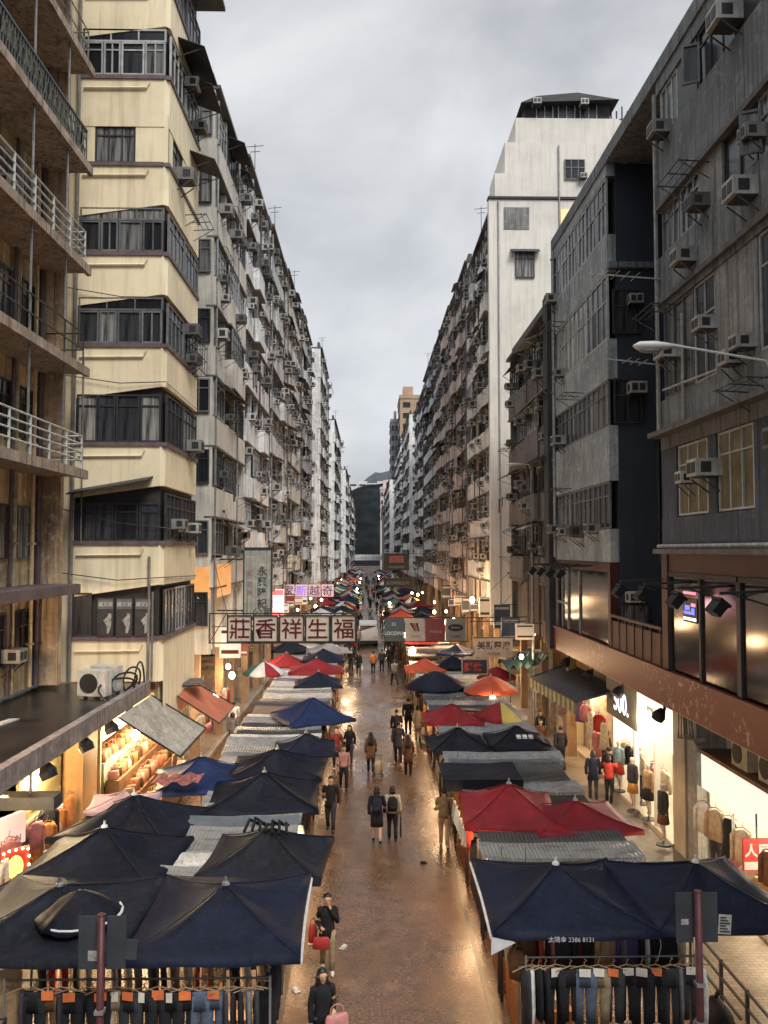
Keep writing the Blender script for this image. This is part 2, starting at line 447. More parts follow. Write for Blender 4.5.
def row_building(name, label, face, u0, u1, ztop, wall, band, seed, fh=2.95, nb=None, zb=4.3, depth=12, proj=.4, ac=.55, awn=.35, near=False, cat='apartment block', roofm=None, shop=True, lit=0.04, group=None):
    r = random.Random(seed); s, c = face
    base = FP(face, (u0+u1)/2, -depth/2, 0)
    b = thing(name, label, cat, base, 0, group)
    W = u1-u0; nb = nb or max(2, round(W/2.6)); bw = W/nb
    g = MB(); fbox(g, face, u0+.02, u1-.02, -depth, -proj, zb, ztop)
    nf = int((ztop-zb-.3)/fh)
    for i in range(nb+1):       # piers
        u = u0+.14 if i == 0 else (u1-.14 if i == nb else u0+i*bw)
        if i in (0, nb) or r.random() < .5: fbox(g, face, u-.13, u+.13, -proj-.01, -.1, zb, ztop-.05)
    part('wall', g, wall, b, world=True)
    # balcony fronts, floor by floor
    zt0 = ztop - nf*fh
    na = nx = 0
    for f in range(nf):
        z = zt0 + f*fh; g = MB(); led = MB()
        for i in range(nb):
            a = u0+i*bw; e = a+bw; mid = (a+e)/2
            d = r.choice((-.02, 0, 0, .12, .3)) if i not in (0, nb-1) else 0
            fbox(g, face, a, e, -proj-.02, d, z-.42, z+.78+r.choice((0,0,.1)))
            fbox(led, face, a-.004, e+.004, -proj, d+.07, z-.5+.003*(i%2), z-.424-.003*(i%2))
            wh = 1.42
            ww = bw-.34
            fm = r.choice((FRAME, FRAME, FRAMEL, FRAMED))
            wo = -proj+.02 if r.random() < .45 else d-.12
            if nx < 99:
                window(b, face, mid, z+.9, ww, wh, max(2, round(ww/.62)), r.choice((.7,.72,0)), fm, wo, one=not near); nx += 1
            if r.random() < ac and na < 99:
                aircon(b, face, mid+r.uniform(-.8,.8)*min(1, ww/2), z+r.uniform(.84, 1.85), r.randrange(3), max(wo, d-.1), one=not near); na += 1
            if r.random() < ac*.4 and na < 99:
                aircon(b, face, mid+r.uniform(-.5,.5)*min(1, ww/2), z+r.choice((.1, .9)), r.randrange(3), d, one=not near); na += 1
            if r.random() < awn:
                awning(b, face, mid, z+2.42, bw*r.uniform(.7,1.), r.choice((.45,.6,.8)), r.choice((0,0,1,1,2,3)), d-.1)
            q = r.random()
            if q < .22: link('drying_rack', RACK, b, FP(face, mid, d, z+.7), (0,0,ROT[s]), True)
            elif q < .32: link('window_cage', CAGE, b, FP(face, mid, d-.1, z+.75), (0,0,ROT[s]), True)
            elif q < .40: link('washing_line', r.choice(WASH), b, FP(face, mid, d, z+1.0), (0,0,ROT[s]), True)
        part('balcony_front', g, band, b, world=True)
        part('ledge', led, mat('ledge_grime', (.11,.105,.105), .8, .4, 3), b, world=True)
    # roof: parapet, water tanks and a stair hut
    g = MB(); fbox(g, face, u0, u1, -depth, .12, ztop+.002, ztop+.16)
    fbox(g, face, u0+.1, u1-.1, -.5, -.2, ztop+.16, ztop+.75)
    k = u0 + r.uniform(.2, .5)*W
    fbox(g, face, k, k+2.4, -6, -2, ztop+.16, ztop+2.6)
    fbox(g, face, k+2.7, min(u1-.2, k+4.2), -4, -2.4, ztop+.16, ztop+1.7)
    part('roof', g, roofm or mat('roof_grey', (.09,.09,.09), .8, .3, 2), b, world=True)
    if r.random() < .7:
        g = MB(); u = r.uniform(u0+1, u1-1); p = FP(face, u, -.3, ztop+.7); 
        g.bar(p, (p[0], p[1], p[2]+2.4), .04); g.bar((p[0]-.5,p[1],p[2]+2.2), (p[0]+.5,p[1],p[2]+2.3), .03); g.bar((p[0]-.3,p[1],p[2]+1.9), (p[0]+.3,p[1],p[2]+1.95), .03)
        part('roof_aerial', g, IRON, b, world=True)
    for i in range(nb+1):
        if r.random() < .55: pipe(b, face, min(u1-.1, u0+i*bw+r.uniform(.1,.3)), zb, ztop-.5, .055, r.choice((MAUVE, STEEL, RUST)), .02)
    # ground floor: columns and deep lit shop rooms
    if shop:
        for i in range(0, nb+1, 2):
            u = min(max(u0+i*bw, u0+.25), u1-.25)
            g = MB(); fbox(g, face, u-.16, u+.16, -.9, -.55, .13, zb-.003); part('shop_column', g, mat('shop_wall_warm', (.3,.2,.12), .8, .3, 1.2, streak=.3), b, world=True)
        g = MB(); fbox(g, face, u0+.02, u1-.02, -6.5, -6.3, .13, zb-.003)
        part('shop_wall', g, mat('shop_wall_warm', (.3,.2,.12), .8, .3, 1.2, streak=.3), b, world=True)
        g = MB(); k = u0+.4
        while k < u1-.8:
            wd = r.uniform(.6,1.3); fbox(g, face, k, min(k+wd,u1-.1), -2.6-r.uniform(0,1.2), -.9-r.uniform(0,.8), .13, r.uniform(1.,2.9)); k += wd+r.uniform(.05,.5)
        part('shop_counter', g, GOODS, b, world=True)
        for i in range(0, nb, 2):
            g = MB(); u = u0+(i+.7)*bw
            fbox(g, face, u-.5, u+.5, -2.6, -2.5, zb-.75, zb-.68)
            part('shop_lamp', g, TUBE if r.random() < .7 else TUBEW, b, world=True)
    return b
# ------------------------------------------------------------------ first building on the left-hand side: open balconies over an ochre wall
OCH = mat('ochre_plaster', (.74,.57,.34), .85, .2, 1.4, streak=.75, grime=(.05,.035,.028), bump=.2)
SLAB = mat('balcony_slab', (.36,.28,.22), .85, .3, 2, streak=.6, grime=(.03,.02,.02))
WHITEP = mat('white_rail_paint', (.5,.52,.5), .5, .2, 6, streak=.3)
b = thing('tenement_building', 'ochre tenement with long open balconies and railings above a dark concrete canopy', 'tenement', (-12, 17, 0))
g = MB(); g.box(-20, 4, 4.9, -9.9, 25.2, 30)
part('wall', g, OCH, b, world=True)
LF = [7.9, 11.3, 14.4, 17.5, 20.6, 23.7, 26.8]
for k, z in enumerate(LF):
    g = MB(); d = -8.45 if k else -8.62
    g.box(-9.9, 4, z-.2, d, 25.0, z); g.box(d-.1, 4, z-.28, d+.03, 25.04, z-.02)
    part('balcony_slab' if k else 'ledge', g, SLAB if k else MAUVE, b, world=True)
def railing(b, z, kind, m):
    g = MB(); x = -8.55
    if kind == 'white':
        for zz in (.28,.52,.76,1.0): g.tube([(x,6,z+zz),(x,24.8,z+zz)], .026, 6); g.tube([(x,24.8,z+zz),(-9.85,24.85,z+zz)], .026, 6)
        for i in range(16): g.bar((x, 24.8-i*1.25, z), (x, 24.8-i*1.25, z+1.02), .05)
    elif kind == 'ornate':
        g.bar((x,6,z+1.0),(x,24.8,z+1.0),.06); g.bar((x,6,z+.1),(x,24.8,z+.1),.05)
        y = 24.8
        while y > 12:
            g.bar((x,y,z),(x,y,z+1.0),.028)
            for q in range(8):
                a0 = q*math.pi/4; a1 = a0+math.pi/4
                g.bar((x,y-.16+.13*math.cos(a0),z+.55+.22*math.sin(a0)),(x,y-.16+.13*math.cos(a1),z+.55+.22*math.sin(a1)),.03)
            g.bar((x,y-.16,z+.1),(x,y-.16,z+.33),.03); g.bar((x,y-.16,z+.77),(x,y-.16,z+1),.03)
            y -= .32
        g.bar((x,24.8,z+1),(-9.85,24.85,z+1),.05)
    else:
        for zz in (.5,1.0): g.tube([(x,6,z+zz),(x,24.8,z+zz)], .022, 6); g.tube([(x,24.8,z+zz),(-9.85,24.85,z+zz)], .022, 6)
        for i in range(14): g.bar((x, 24.8-i*1.5, z), (x, 24.8-i*1.5, z+1.02), .035)
    part('railing', g, m, b, world=True)
for z, kind, m in ((11.3,'white',WHITEP),(14.4,'thin',IRON),(17.5,'white',WHITEP),(20.6,'ornate',mat('teal_iron', (.07,.085,.085), .5, .3, 8)),(23.7,'thin',STEEL),(26.8,'ornate',MATS['teal_iron'])):
    railing(b, z, kind, m)
LFACE = ('L', -9.9)
for k, z in enumerate([4.95]+LF):
    y = 24.1
    j = 0
    while y > 12:
        if j % 3 == 2:
            g = MB(); g.box(-9.95, y-.55, z+.02, -9.86, y+.5, z+2.25)
            for q in (-.5, .46): g.box(-9.9, y+q-.03, z, -9.8, y+q+.04, z+2.3)
            g.box(-9.9, y-.55, z+2.25, -9.8, y+.55, z+2.34)
            part('door', g, mat('dark_door', (.018,.016,.016), .5, .3, 5), b, world=True)
            y -= 2.0
        else:
            window(b, LFACE, y, z+.75, .95 if j % 2 else 1.3, 1.5, 2 if j % 2 else 3, .7, (FRAMED, FRAME, RUST)[(j+k) % 3], .01)
            y -= 1.75
        j += 1
    if k % 2 == 0: aircon(b, LFACE, 22.9-k*.3, z+.9, k, .05)
for y, rr, m in ((24.75,.1,MAUVE),(24.35,.06,OCH),(23.1,.07,mat('pipe_cream', (.4,.33,.24), .6, .3, 4, streak=.5)),(22.85,.05,MAUVE),(21.6,.06,RUST),(20.3,.08,MAUVE),(19.1,.06,MATS['pipe_cream']),(18.85,.05,RUST),(17.4,.06,MAUVE)):
    pipe(b, LFACE, y, 4.95, 29, rr, m, .12)
for y in (21.0, 23.4):
    g = MB(); g.tube([(-8.6,y,11.3),(-8.6,y,26.8)], .035, 6); part('post', g, STEEL, b, world=True)
g = MB(); g.box(-9.9, 24.95, 4.9, -9.2, 25.2, 30); part('end_pier', g, mat('pier_ochre', (.55,.4,.26), .85, .2, 1.4, streak=.8, grime=(.06,.04,.04)), b, world=True)
# canopy over the pavement
g = MB(); g.box(-10, 4, 4.5, -6.75, 26.0, 4.78); g.box(-6.95, 4, 4.42, -6.74, 26.05, 4.86)
part('canopy_slab', g, mat('canopy_concrete', (.22,.19,.18), .8, .35, 2.5, streak=.6, bump=.2), b, world=True)
g = MB(); g.quad((-9.88,4,4.784),(-6.96,4,4.784),(-6.96,25.9,4.784),(-9.88,25.9,4.784))
part('canopy_felt', g, mat('roof_felt_wet', (.018,.017,.017), .3, .6, 1.2), b, world=True)
for zz, yy in ((7.35,15.6),(7.35,18.0)):  # unseen lamps added beyond the frame to warm the balcony wall
    g = MB(); g.ell((-9.7,yy,zz),(.09,.09,.09),10,6); part('fill_lamp', g, glow('fill_lamp_glow', (1,.7,.4), 8), b, world=True); pl(-9.4, yy, zz, 150, (1,.66,.36), .2)
# what lies on the canopy
for i, (y, x) in enumerate(((24.3,-7.55),(23.4,-7.6))):
    u = thing('condenser_unit', ('boxy white condenser unit on the canopy, against the cream house', 'boxy white condenser unit on the canopy, in front of its twin')[i], 'condenser', (x, y, 4.79), R(-12), 'condenser units on the concrete canopy')
    g = MB(); g.box(-.42,-.17,.08,.42,.17,.78); g.box(-.36,-.12,0,-.26,.12,.08); g.box(.26,-.12,0,.36,.12,.08)
    part('casing', g, mat('condenser_shell', (.5,.49,.45), .5, .2, 5, streak=.4), u)
    g = MB()
    g.rings([(0,0,0,.27,.27),(0,0,.02,.27,.27)], 20); g.xf(Matrix.Translation((-.08,-.171,.43)) @ Matrix.Rotation(R(90),4,'X'))
    part('fan_grille', g, ACG, u)
g = MB()
for k in range(4):
    pts = []
    for q in range(13):
        a = math.pi*q/12
        pts.append((-6.85+.1*k*math.sin(a*2)-.15*k*.5, 25.2-k*.5+.55*math.cos(a)*(1+.2*k), 4.8+.75*math.sin(a)*(1-.12*k)))
    g.tube(pts, .03, 5)
tag(part('cable_coil', g, mat('black_cable', (.012,.012,.013), .5)), 'loops of thick black cable hanging over the concrete canopy edge', 'cable')
for i, (y, x, l) in enumerate(((16.2,-8.2,'crumpled pale sheet lying on the wet canopy roof'),(20.1,-8.6,'long thin board lying on the wet canopy roof'))):
    g = MB(); r = random.Random(i); g.box(-.4,-.09-.1*(1-i),0,.4,.09+.1*(1-i),.03); g.box(-.2,-.05,.03,.25,.1,.05)
    tag(part('loose_board', g, mat('loose_board_pale', (.35,.34,.33), .6, .3, 4), loc=(x,y,4.79), rot=(0,0,R(80 if i else 20))), l, 'board')

# ------------------------------------------------------------------ cream corner house
CREAM = mat('cream_plaster', (.8,.695,.48), .85, .08, .7, streak=.4, grime=(.3,.235,.15), bump=.15)
b = thing('cream_house', 'pale yellow apartment house with wrap-around dark glazed balconies and mauve sills', 'apartment house', (-10, 28, 0))
X0, X1, Y0, Y1 = -9.2, -6.4, 26.1, 30.9
g = MB(); g.box(-16, Y0+.16, 4.8, X1-.16, Y1-.02, 31.5)
part('wall', g, mat('balcony_dark_inside', (.03,.028,.027), .7, .3, 2), b, world=True)
g = MB(); g.box(-10.2, Y0+.03, 4.8, X0-.003, Y0+.155, 31.4); part('side_wall', g, CREAM, b, world=True)
LS = [6.08, 9.06, 12.16, 15.3, 18.25, 21.15, 24.0, 27.0]       # sill heights
ch = .14
for k, zs in enumerate(LS):
    nxt = LS[k+1] if k+1 < len(LS) else zs+3
    zlow = zs - (1.45 if k else 1.25)
    # balcony front below the sill: slanting lower edge on the front face
    slant = (.42 if k in (1,2,3,4,5,7) else 0.)
    g = MB()
    zl = zlow - slant*.4; zr = zlow + slant*.5
    if k == 6: zl = zr = zlow-.1
    if k == 0: zl = zr = 4.82
    g.add([(X0,Y0,zl),(X1-ch,Y0,zr),(X1-ch,Y0,zs),(X0,Y0,zs),(X0,Y0+.15,zl),(X1-ch,Y0+.15,zr),(X1-ch,Y0+.15,zs),(X0,Y0+.15,zs)],
          [(0,1,2,3),(7,6,5,4),(0,4,5,1),(3,2,6,7),(0,3,7,4)])
    g.add([(X1-ch,Y0,zr),(X1,Y0+ch,zr),(X1,Y0+ch,zs),(X1-ch,Y0,zs)], [(0,1,2,3)])
    z2 = zr if k else 3.4
    g.add([(X1,Y0+ch,z2),(X1,Y1,z2),(X1,Y1,zs),(X1,Y0+ch,zs),(X1-.15,Y0+ch,z2),(X1-.15,Y1,z2),(X1-.15,Y1,zs),(X1-.15,Y0+ch,zs)],
          [(0,1,2,3),(7,6,5,4),(0,4,5,1),(3,2,6,7),(1,5,6,2)])
    if k == 5:      # this floor is walled up with one small window
        pass
    part('balcony_front', g, CREAM, b, world=True)
    g = MB()
    g.box(X0, Y0-.05, zs+.002, X1-ch, Y0+.16, zs+.13); g.box(X1-.16, Y0+.0, zs+.004, X1+.05, Y1+.02, zs+.132)
    part('sill', g, MAUVE, b, world=True)
    g = MB(); g.tube([(X0+.1,Y0-.05,zs-.32),(X1-.7,Y0-.05,zs-.30),(X1-.62,Y0-.05,zs-.1)], .035, 6)
    part('drainpipe', g, CREAM, b, world=True)
    if k == 0:
        window(b, ('F', Y0+.05), X0+.3, zs+.14, .6, 1.35, 1, 0, FRAMED, .0)
        for q in range(3): window(b, ('L', X1-.05), Y0+.9+q*1.5, zs+.14, 1.4, 1.45, 3, 0, FRAMEL if q == 1 else FRAMED, .0)
        continue
    F1 = ('F', Y0+.05); L1_ = ('L', X1-.05)
    wz = zs+.135; top = (nxt - 1.45) if k+1 < len(LS) else zs+1.6
    h = min(1.62, top-wz+.05)
    if k == 5:
        g = MB()
        g.box(X0, Y0+.02, wz, X0+.45, Y0+.15, top+.3); g.box(X0+1.75, Y0+.02, wz, X1-.02, Y0+.15, top+.3); g.box(X0+.45, Y0+.021, wz+1.25, X0+1.75, Y0+.149, top+.3)
        g.box(X1-.15, Y0+.1, wz, X1-.02, Y0+.7, top+.3); part('infill_wall', g, CREAM, b, world=True); g = MB(); g.box(X1-.15, Y0+2.2, wz, X1-.02, Y1-.02, top+.3)
        part('infill_wall', g, CREAM, b, world=True)
        window(b, F1, X0+1.1, wz, 1.28, 1.2, 3, .74, FRAMED, -.06)
        window(b, L1_, 27.55, wz, 1.4, 1.2, 2, .7, FRAMED, -.06)
    else:
        fm = (FRAMED, FRAMED, FRAMED, FRAME, FRAME, FRAME, FRAMEL, FRAME)[k]
        n = (4,4,4,5,5,4,5,4)[k]
        hh_ = h-.38 if k not in (2,) else h-.1
        for q, (xa, wd) in enumerate(((.03,.66),(.7,.55),(1.26,.75),(2.02,.66))): window(b, F1, X0+xa+wd/2, wz, wd-.015, hh_, 1 if n == 4 else (2 if q % 2 else 1), 0 if k in (3,4) else .76, fm, .004*(q % 2))
        if k in (3,4,6): window(b, F1, X0+1.36, wz+h-.36, 2.66, .42, 3, 0, fm, -.02)
        window(b, L1_, Y0+1.3, wz, 2.2, h-.05, 4, .72, fm, .0); window(b, L1_, Y0+3.6, wz, 2.2, h-.05, 4, .72, fm, .0)
    g = MB(); g.box(X0, Y0+.02, wz, X0+.06, Y0+.15, wz+1.6)
    part('corner_post', g, FRAMED, b, world=True)
for (y, z, k) in ((27.6,21.3,1),(29.2,15.5,0),(29.8,15.6,2),(28.9,16.4,1),(29.5,12.4,1),(27.4,9.6,0),(28.2,9.5,2),(29.4,9.5,1),(30.2,24.4,1),(28.6,25.1,1)):
    aircon(b, ('L', X1), y, z, k, 0)
for (y, z, w, k) in ((28.4,26.1,2.4,0),(30.0,23.2,1.6,0),(29.6,25.6,2.0,0)): awning(b, ('L', X1), y, z, w, .9, k)
link('drying_rack', RACK, b, (X1, 29.3, 20.6), (0,0,ROT['L']), True); link('window_cage', CAGE, b, (X1, 29.6, 15.3), (0,0,ROT['L']), True)
g = MB(); g.add([(X0,Y0-.75,10.62),(X1-.35,Y0-.75,11.05),(X1-.35,Y0+.1,11.25),(X0,Y0+.1,10.82),(X0,Y0-.75,10.58),(X1-.35,Y0-.75,11.01),(X1-.35,Y0+.1,11.21),(X0,Y0+.1,10.78)],
      [(0,1,2,3),(7,6,5,4),(0,4,5,1),(3,2,6,7),(0,3,7,4),(1,5,6,2)])
part('lean_to_awning', g, AWM[0], b, world=True)
g = MB(); g.box(X0-.3, Y0-.2, 29.6, X1+.9, Y1+.2, 29.75); g.box(-16, Y0, 29.75, X1+.3, Y1, 31.0)
part('roof', g, mat('roof_grey', (.09,.09,.09), .8, .3, 2), b, world=True)
for xx, za, zb_, rr in ((X1-.42,4.85,8.7,.045),(X1-.3,4.85,7.6,.03),(X0-.05,4.85,31,.06),(X0+.25,9.1,15,.025)):
    g = MB(); g.tube([(xx,Y0-.07,za),(xx,Y0-.07,zb_)], rr, 6); part('drainpipe', g, mat('pipe_grey_old', (.2,.18,.16), .6, .3, 4, streak=.5), b, world=True)
for za, zb_ in ((8.2,8.05),(10.2,9.6),(14.4,14.2),(17.2,16.9)):
    g = MB(); g.tube([(X0-.4,Y0-.1,za),(-7.8,Y0-.12,(za+zb_)/2-.16),(X1+.03,Y0-.06,zb_),(X1+.05,Y1,zb_-.1)], .015, 4); part('cable', g, IRON, b, world=True)
# three dark posters with white headings in the lowest balcony
for i in range(3):
    x = -8.15+i*.58
    p = thing('window_poster', ('dark shop poster with white heading, lowest cream house balcony, beside the bare pane', 'dark shop poster with white heading between two others in the lowest cream house balcony', 'dark shop poster with white heading nearest the cream house corner')[i], 'poster', (x, Y0-.07, 6.22), 0, 'posters in the lowest balcony of the cream house')
    g = MB(); g.box(-.25,-.01,0,.25,.01,1.2); part('sheet', g, mat('poster_dark', (.03,.03,.036), .5, .5, 4), p)
    g = MB(); g.box(-.235,-.016,.85,.235,-.012,1.15)
    part('heading', g, mat('poster_band', (.12,.12,.125), .6), p)
    g = MB(); rr = random.Random(3); g.rings([(.08,0,0,.03,.004),(.12,0,.2,.06,.004),(.06,0,.4,.12,.004),(.14,0,.55,.05,.004),(.13,0,.62,.04,.004)], 8); g.xf(Matrix.Translation((0,-.015,.1)))
    part('picture', g, mat('poster_figure', (.3,.29,.27), .6, .5, 9), p)
    lettering(p, '麗又姿', .15, (0,-.02,1.0), WHITE_INK)
# ------------------------------------------------------------------ the left row beyond
GREYBEIGE = mat('grey_beige_plaster', (.56,.53,.47), .85, .12, 1.2, streak=.45, grime=(.06,.055,.05))
DIRTY = [mat('stained_plaster_%s' % n, c, .85, .2, 1.2, streak=.55, grime=gm) for n, c, gm in (
    ('grey', (.58,.6,.62), (.07,.07,.075)), ('sand', (.66,.64,.59), (.09,.085,.075)), ('pale', (.74,.75,.76), (.06,.058,.056)), ('rose', (.6,.5,.46), (.09,.07,.065)),
    ('white', (.76,.77,.77), (.12,.12,.12)), ('smoke', (.48,.5,.53), (.05,.05,.055)), ('orange', (.58,.42,.34), (.11,.07,.055)), ('cream', (.75,.73,.69), (.3,.28,.25)))]
DG, DS, DP, DR, DW, DK, DO, DC = DIRTY
b = row_building('grey_house', 'grey beige apartment house with stepped bays beside the cream house', ('L', -6.4), 34.5, 43.0, 28.5, GREYBEIGE, GREYBEIGE, 31, fh=2.96, nb=3, near=True, ac=.75, awn=.3, zb=4.6, cat='apartment house')
for k in range(8):       # the end wall that looks down the street has its own glazed balcony returns
    z = 28.5-2.96*(k+1)
    window(b, ('F', 34.5), -7.05, z+.95, .9, 1.4, 2, .72, FRAMED if k % 2 else FRAME, .03)
g = MB(); fbox(g, ('F',34.5), -7.5, -6.55, .0, .06, 6.9, 8.2)
part('lit_panel', g, glow('amber_panel', (1,.46,.14), .75, .95), b, world=True)
g = MB(); g.box(-6.38, 35.2, 6.9, -6.33, 38.6, 8.3)
part('lit_panel', g, MATS['amber_panel'], b, world=True)
specs = [
 ('apartment_block', 'grey stained apartment block thick with air conditioners next past the grey beige house', 43.3, 53.5, 29.8, DG, DP, 41),
 ('apartment_block', 'sand coloured stained apartment block behind the white vertical shop sign', 54.5, 65, 30.5, DS, DG, 42),
 ('apartment_block', 'smoke grey apartment block above the purple lettered shop sign', 65.3, 78, 31.2, DK, DS, 43),
 ('apartment_block', 'pale stained apartment block with dark awnings midway along the row', 79, 93, 32.0, DP, DK, 44),
 ('apartment_block', 'taller pale grey block rising above the roofline of its row', 95, 112, 32.2, DP, DP, 45),
 ('apartment_block', 'whitish slim apartment block with rounded balcony fronts further along', 125, 150, 28.6, DW, DW, 46),
 ('apartment_block', 'narrow cream block near the wooded hill, first of the low pair', 170, 195, 25.4, DW, DP, 47),
 ('apartment_block', 'narrow cream block near the wooded hill, last of its row', 200, 280, 24, DW, DW, 48)]
for i, (n, l, a, e, zt, wm, bm_, sd) in enumerate(specs):
    row_building(n, l, ('L', (-6.4,-6.4,-6.4,-6.4,-5.4,-5.0,-4.5,-4.3)[i]), a, e, zt, wm, bm_, sd, nb=4 if i < 6 else 6, ac=.95 if i < 5 else .5, awn=.16 if i < 5 else .1, cat='apartment block')
# ------------------------------------------------------------------ near concrete building on the other side
CONC = mat('stained_concrete', (.17,.185,.195), .85, .3, .9, streak=.75, grime=(.022,.024,.028), bump=.25)
CONCL = mat('stained_concrete_pale', (.24,.238,.23), .85, .2, .8, streak=.7, grime=(.05,.05,.052), bump=.2)
BLUEG = mat('blue_grey_paint', (.026,.035,.052), .8, .15, .7, streak=.35, grime=(.015,.016,.02))
RED = mat('red_brown_fascia', (.05,.012,.010), .5, .3, 1.5, streak=.35)
DARKW = mat('dark_window_void', (.012,.012,.014), .4, .3)
XF = 8.0
b = thing('concrete_building', 'grey concrete flats with long stained spandrels above a red brown shop fascia', 'apartment building', (13, 17, 0))
RF = ('R', XF)
W_Z = [(9.75,11.6),(12.95,15.4),(16.9,18.2),(20.1,21.5)]
g = MB(); g.box(XF+.3, 6, 5.7, 20, 22.4, 21.9)
part('wall', g, BLUEG, b, world=True)
g = MB(); d = .0
prev = 8.85
for k, (a, e) in enumerate(W_Z):
    m = 1 if k in (2,3) else 0
    if k > 0: fbox(g, RF, 6, 22.4, -.28, .0, prev, a, 0)
    prev = e
fbox(g, RF, 6, 22.4, -.28, 0, prev, 21.9)
part('spandrel', g, CONC, b, world=True)
g = MB(); fbox(g, RF, 6, 22.4, -.28, 0, 8.85, W_Z[0][0])
# blank panels between the lowest windows
for u0, u1 in ((21.35,22.4),(18.9,19.35),(15.6,17.0),(11.6,13.2),(6,7.2)): fbox(g, RF, u0, u1, -.27, -.02, 9.75, 11.6)
part('spandrel', g, mat('grey_blue_render', (.065,.08,.105), .85, .2, 1., streak=.5, grime=(.02,.02,.024)), b, world=True)
for z, dd in ((12.0,.35),(15.62,.1),(18.25,.1),(8.86,.25)):
    g = MB(); fbox(g, RF, 6, 22.45, .002, dd, z-.06, z+.07); 
    part('ledge', g, mat('ledge_grime', (.06,.055,.055), .8, .4, 3), b, world=True)
r = random.Random(5)
LITP = mat('dim_lit_pane', (.085,.065,.028), .3, .8, 2.2, streak=.6, grime=(.02,.018,.012), emit=.022, ecol=(.9,.65,.25))
for u0, u1 in ((19.4,21.3),(17.05,18.85),(13.25,15.55),(9,11.5)):
    wl = window(b, RF, (u0+u1)/2, 9.78, u1-u0-.04, 1.8, 3, .72, FRAMEL, -.12)
    repaint(wl.children[0], LITP)
for k, (a, e) in enumerate(W_Z[1:]):
    u = 22.2
    while u > 9:
        w = r.choice((1.3,1.7,2.1)); 
        if r.random() < .22:
            g = MB(); fbox(g, RF, u-w+.03, u-.03, -.25, -.04, a, e); part('boarded_opening', g, r.choice((CONCL, DARKW)), b, world=True)
        else:
            window(b, RF, u-w/2, a+.02, w-.06, e-a-.04, r.choice((2,3,3)), r.choice((.66,.72,0)), r.choice((FRAME,FRAMEL,FRAMEL,FRAMED)), -.12)
            if r.random() < .16:     # an opened casement
                o = window(b, RF, u-.1, a+.1, .42, (e-a)*.7, 1, 0, FRAME, .16); o.rotation_euler.z = ROT['R']+R(65)
        if r.random() < .2: pass
        u -= w
for (u, z, k) in ((20.3,10.55,2),(18.95,10.6,1),(21.3,13.9,1),(20.0,15.95,0),(18.9,14.0,1),(17.6,12.9,2),(16.8,16.2,1),(21.6,20.0,1),(19.2,17.0,0),(17.4,20.3,1),(15.6,20.6,0),(17.0,13.1,0),(16.5,17.3,2),(15.2,10.8,1)):
    aircon(b, RF, u, z, k, .0)
for (u, z) in ((21.6,15.2),(19.6,18.0),(16.4,12.2)): link('drying_rack', RACK, b, FP(RF,u,0,z), (0,0,ROT['R']), True)
g = MB()
g.tube([FP(RF,22.3,.08,12.05),FP(RF,22.3,.08,21.5)], .06, 6)
g.tube([FP(RF,22.0,.06,13.2),FP(RF,18.5,.06,13.0),FP(RF,18.5,.06,12.1)], .03, 6); g.tube([FP(RF,20.6,.06,12.1),FP(RF,20.6,.06,14.9)], .035, 6); g.tube([FP(RF,22.4,.1,9.0),FP(RF,6,.1,9.0)], .06, 6)
part('drainpipe', g, mat('pale_pipe', (.3,.31,.31), .5, .3, 4, streak=.5), b, world=True)
# roof edge runs on over the light well as one beam
g = MB(); g.box(XF-.05, 6, 21.9, 20, 22.38, 22.35)
part('roof', g, CONC, b, world=True)
for (y, z, l, hh) in ((22.2,16.3,1.9,0),(22.1,13.9,1.5,1)):
    g = MB()
    p = FP(RF, y, .0, z)
    g.bar(p, (p[0]-l, p[1]+.3, p[2]+.25), .035)
    for q in range(5 if hh == 0 else 3):
        f = .35+q*.14; c = (p[0]-l*f, p[1]+.3*f, p[2]+.25*f); g.bar((c[0],c[1]-.4,c[2]), (c[0],c[1]+.4,c[2]+.02), .018)
    part('television_aerial', g, STEEL, b, world=True)
# first floor: wide shop windows framed in red brown
def shop_glass():
    m, t, bb = newmat('shop_glass'); P = wpos(t)
    n = noise(t, P, .9, 3, .5)
    t.l.new(mixrgb(t, (.007,.007,.009), (.03,.026,.022), ramp(t, n, [(.45,0.),(.65,1.)])), bb.inputs['Base Color'])
    bb.inputs['Roughness'].default_value = .1; bb.inputs['Specular IOR Level'].default_value = .8
    return m
SG = shop_glass()
g = MB(); fbox(g, RF, 6, 22.4, -.6, -.5, 5.72, 8.85); part('back_wall', g, DARKW, b, world=True)
for u0, u1 in ((17.9,22.0),(13.6,17.8),(9.3,13.5)):
    g = MB(); p0 = FP(RF,u0,-.06,5.75); p1 = FP(RF,u1,-.06,8.2)
    g.quad((p0[0],p0[1],p0[2]),(p0[0],p1[1],p0[2]),(p0[0],p1[1],p1[2]),(p0[0],p0[1],p1[2]))
    o = part('shop_window', g, SG, b, world=True)
    g = MB()
    for u in (u0, (u0+u1)/2, u1): fbox(g, RF, u-.05, u+.05, -.12, .0, 5.72, 8.2)
    fbox(g, RF, u0, u1, -.12, .01, 8.2, 8.32)
    fo = part('window_frame', g, IRON, b, world=True)
g = MB(); fbox(g, RF, 22.0, 22.42, -.3, .03, 5.72, 8.83); fbox(g, RF, 6, 22.0, -.3, .0, 8.33, 8.83)
part('red_post', g, RED, b, world=True)
g = MB(); fbox(g, RF, 6, 37.4, -1.2, .08, 4.75, 5.7); fbox(g, RF, 6, 37.4, .08, .12, 5.6, 5.72); fbox(g, RF, 6, 37.4, -1.2, -.1, 4.66, 4.748)
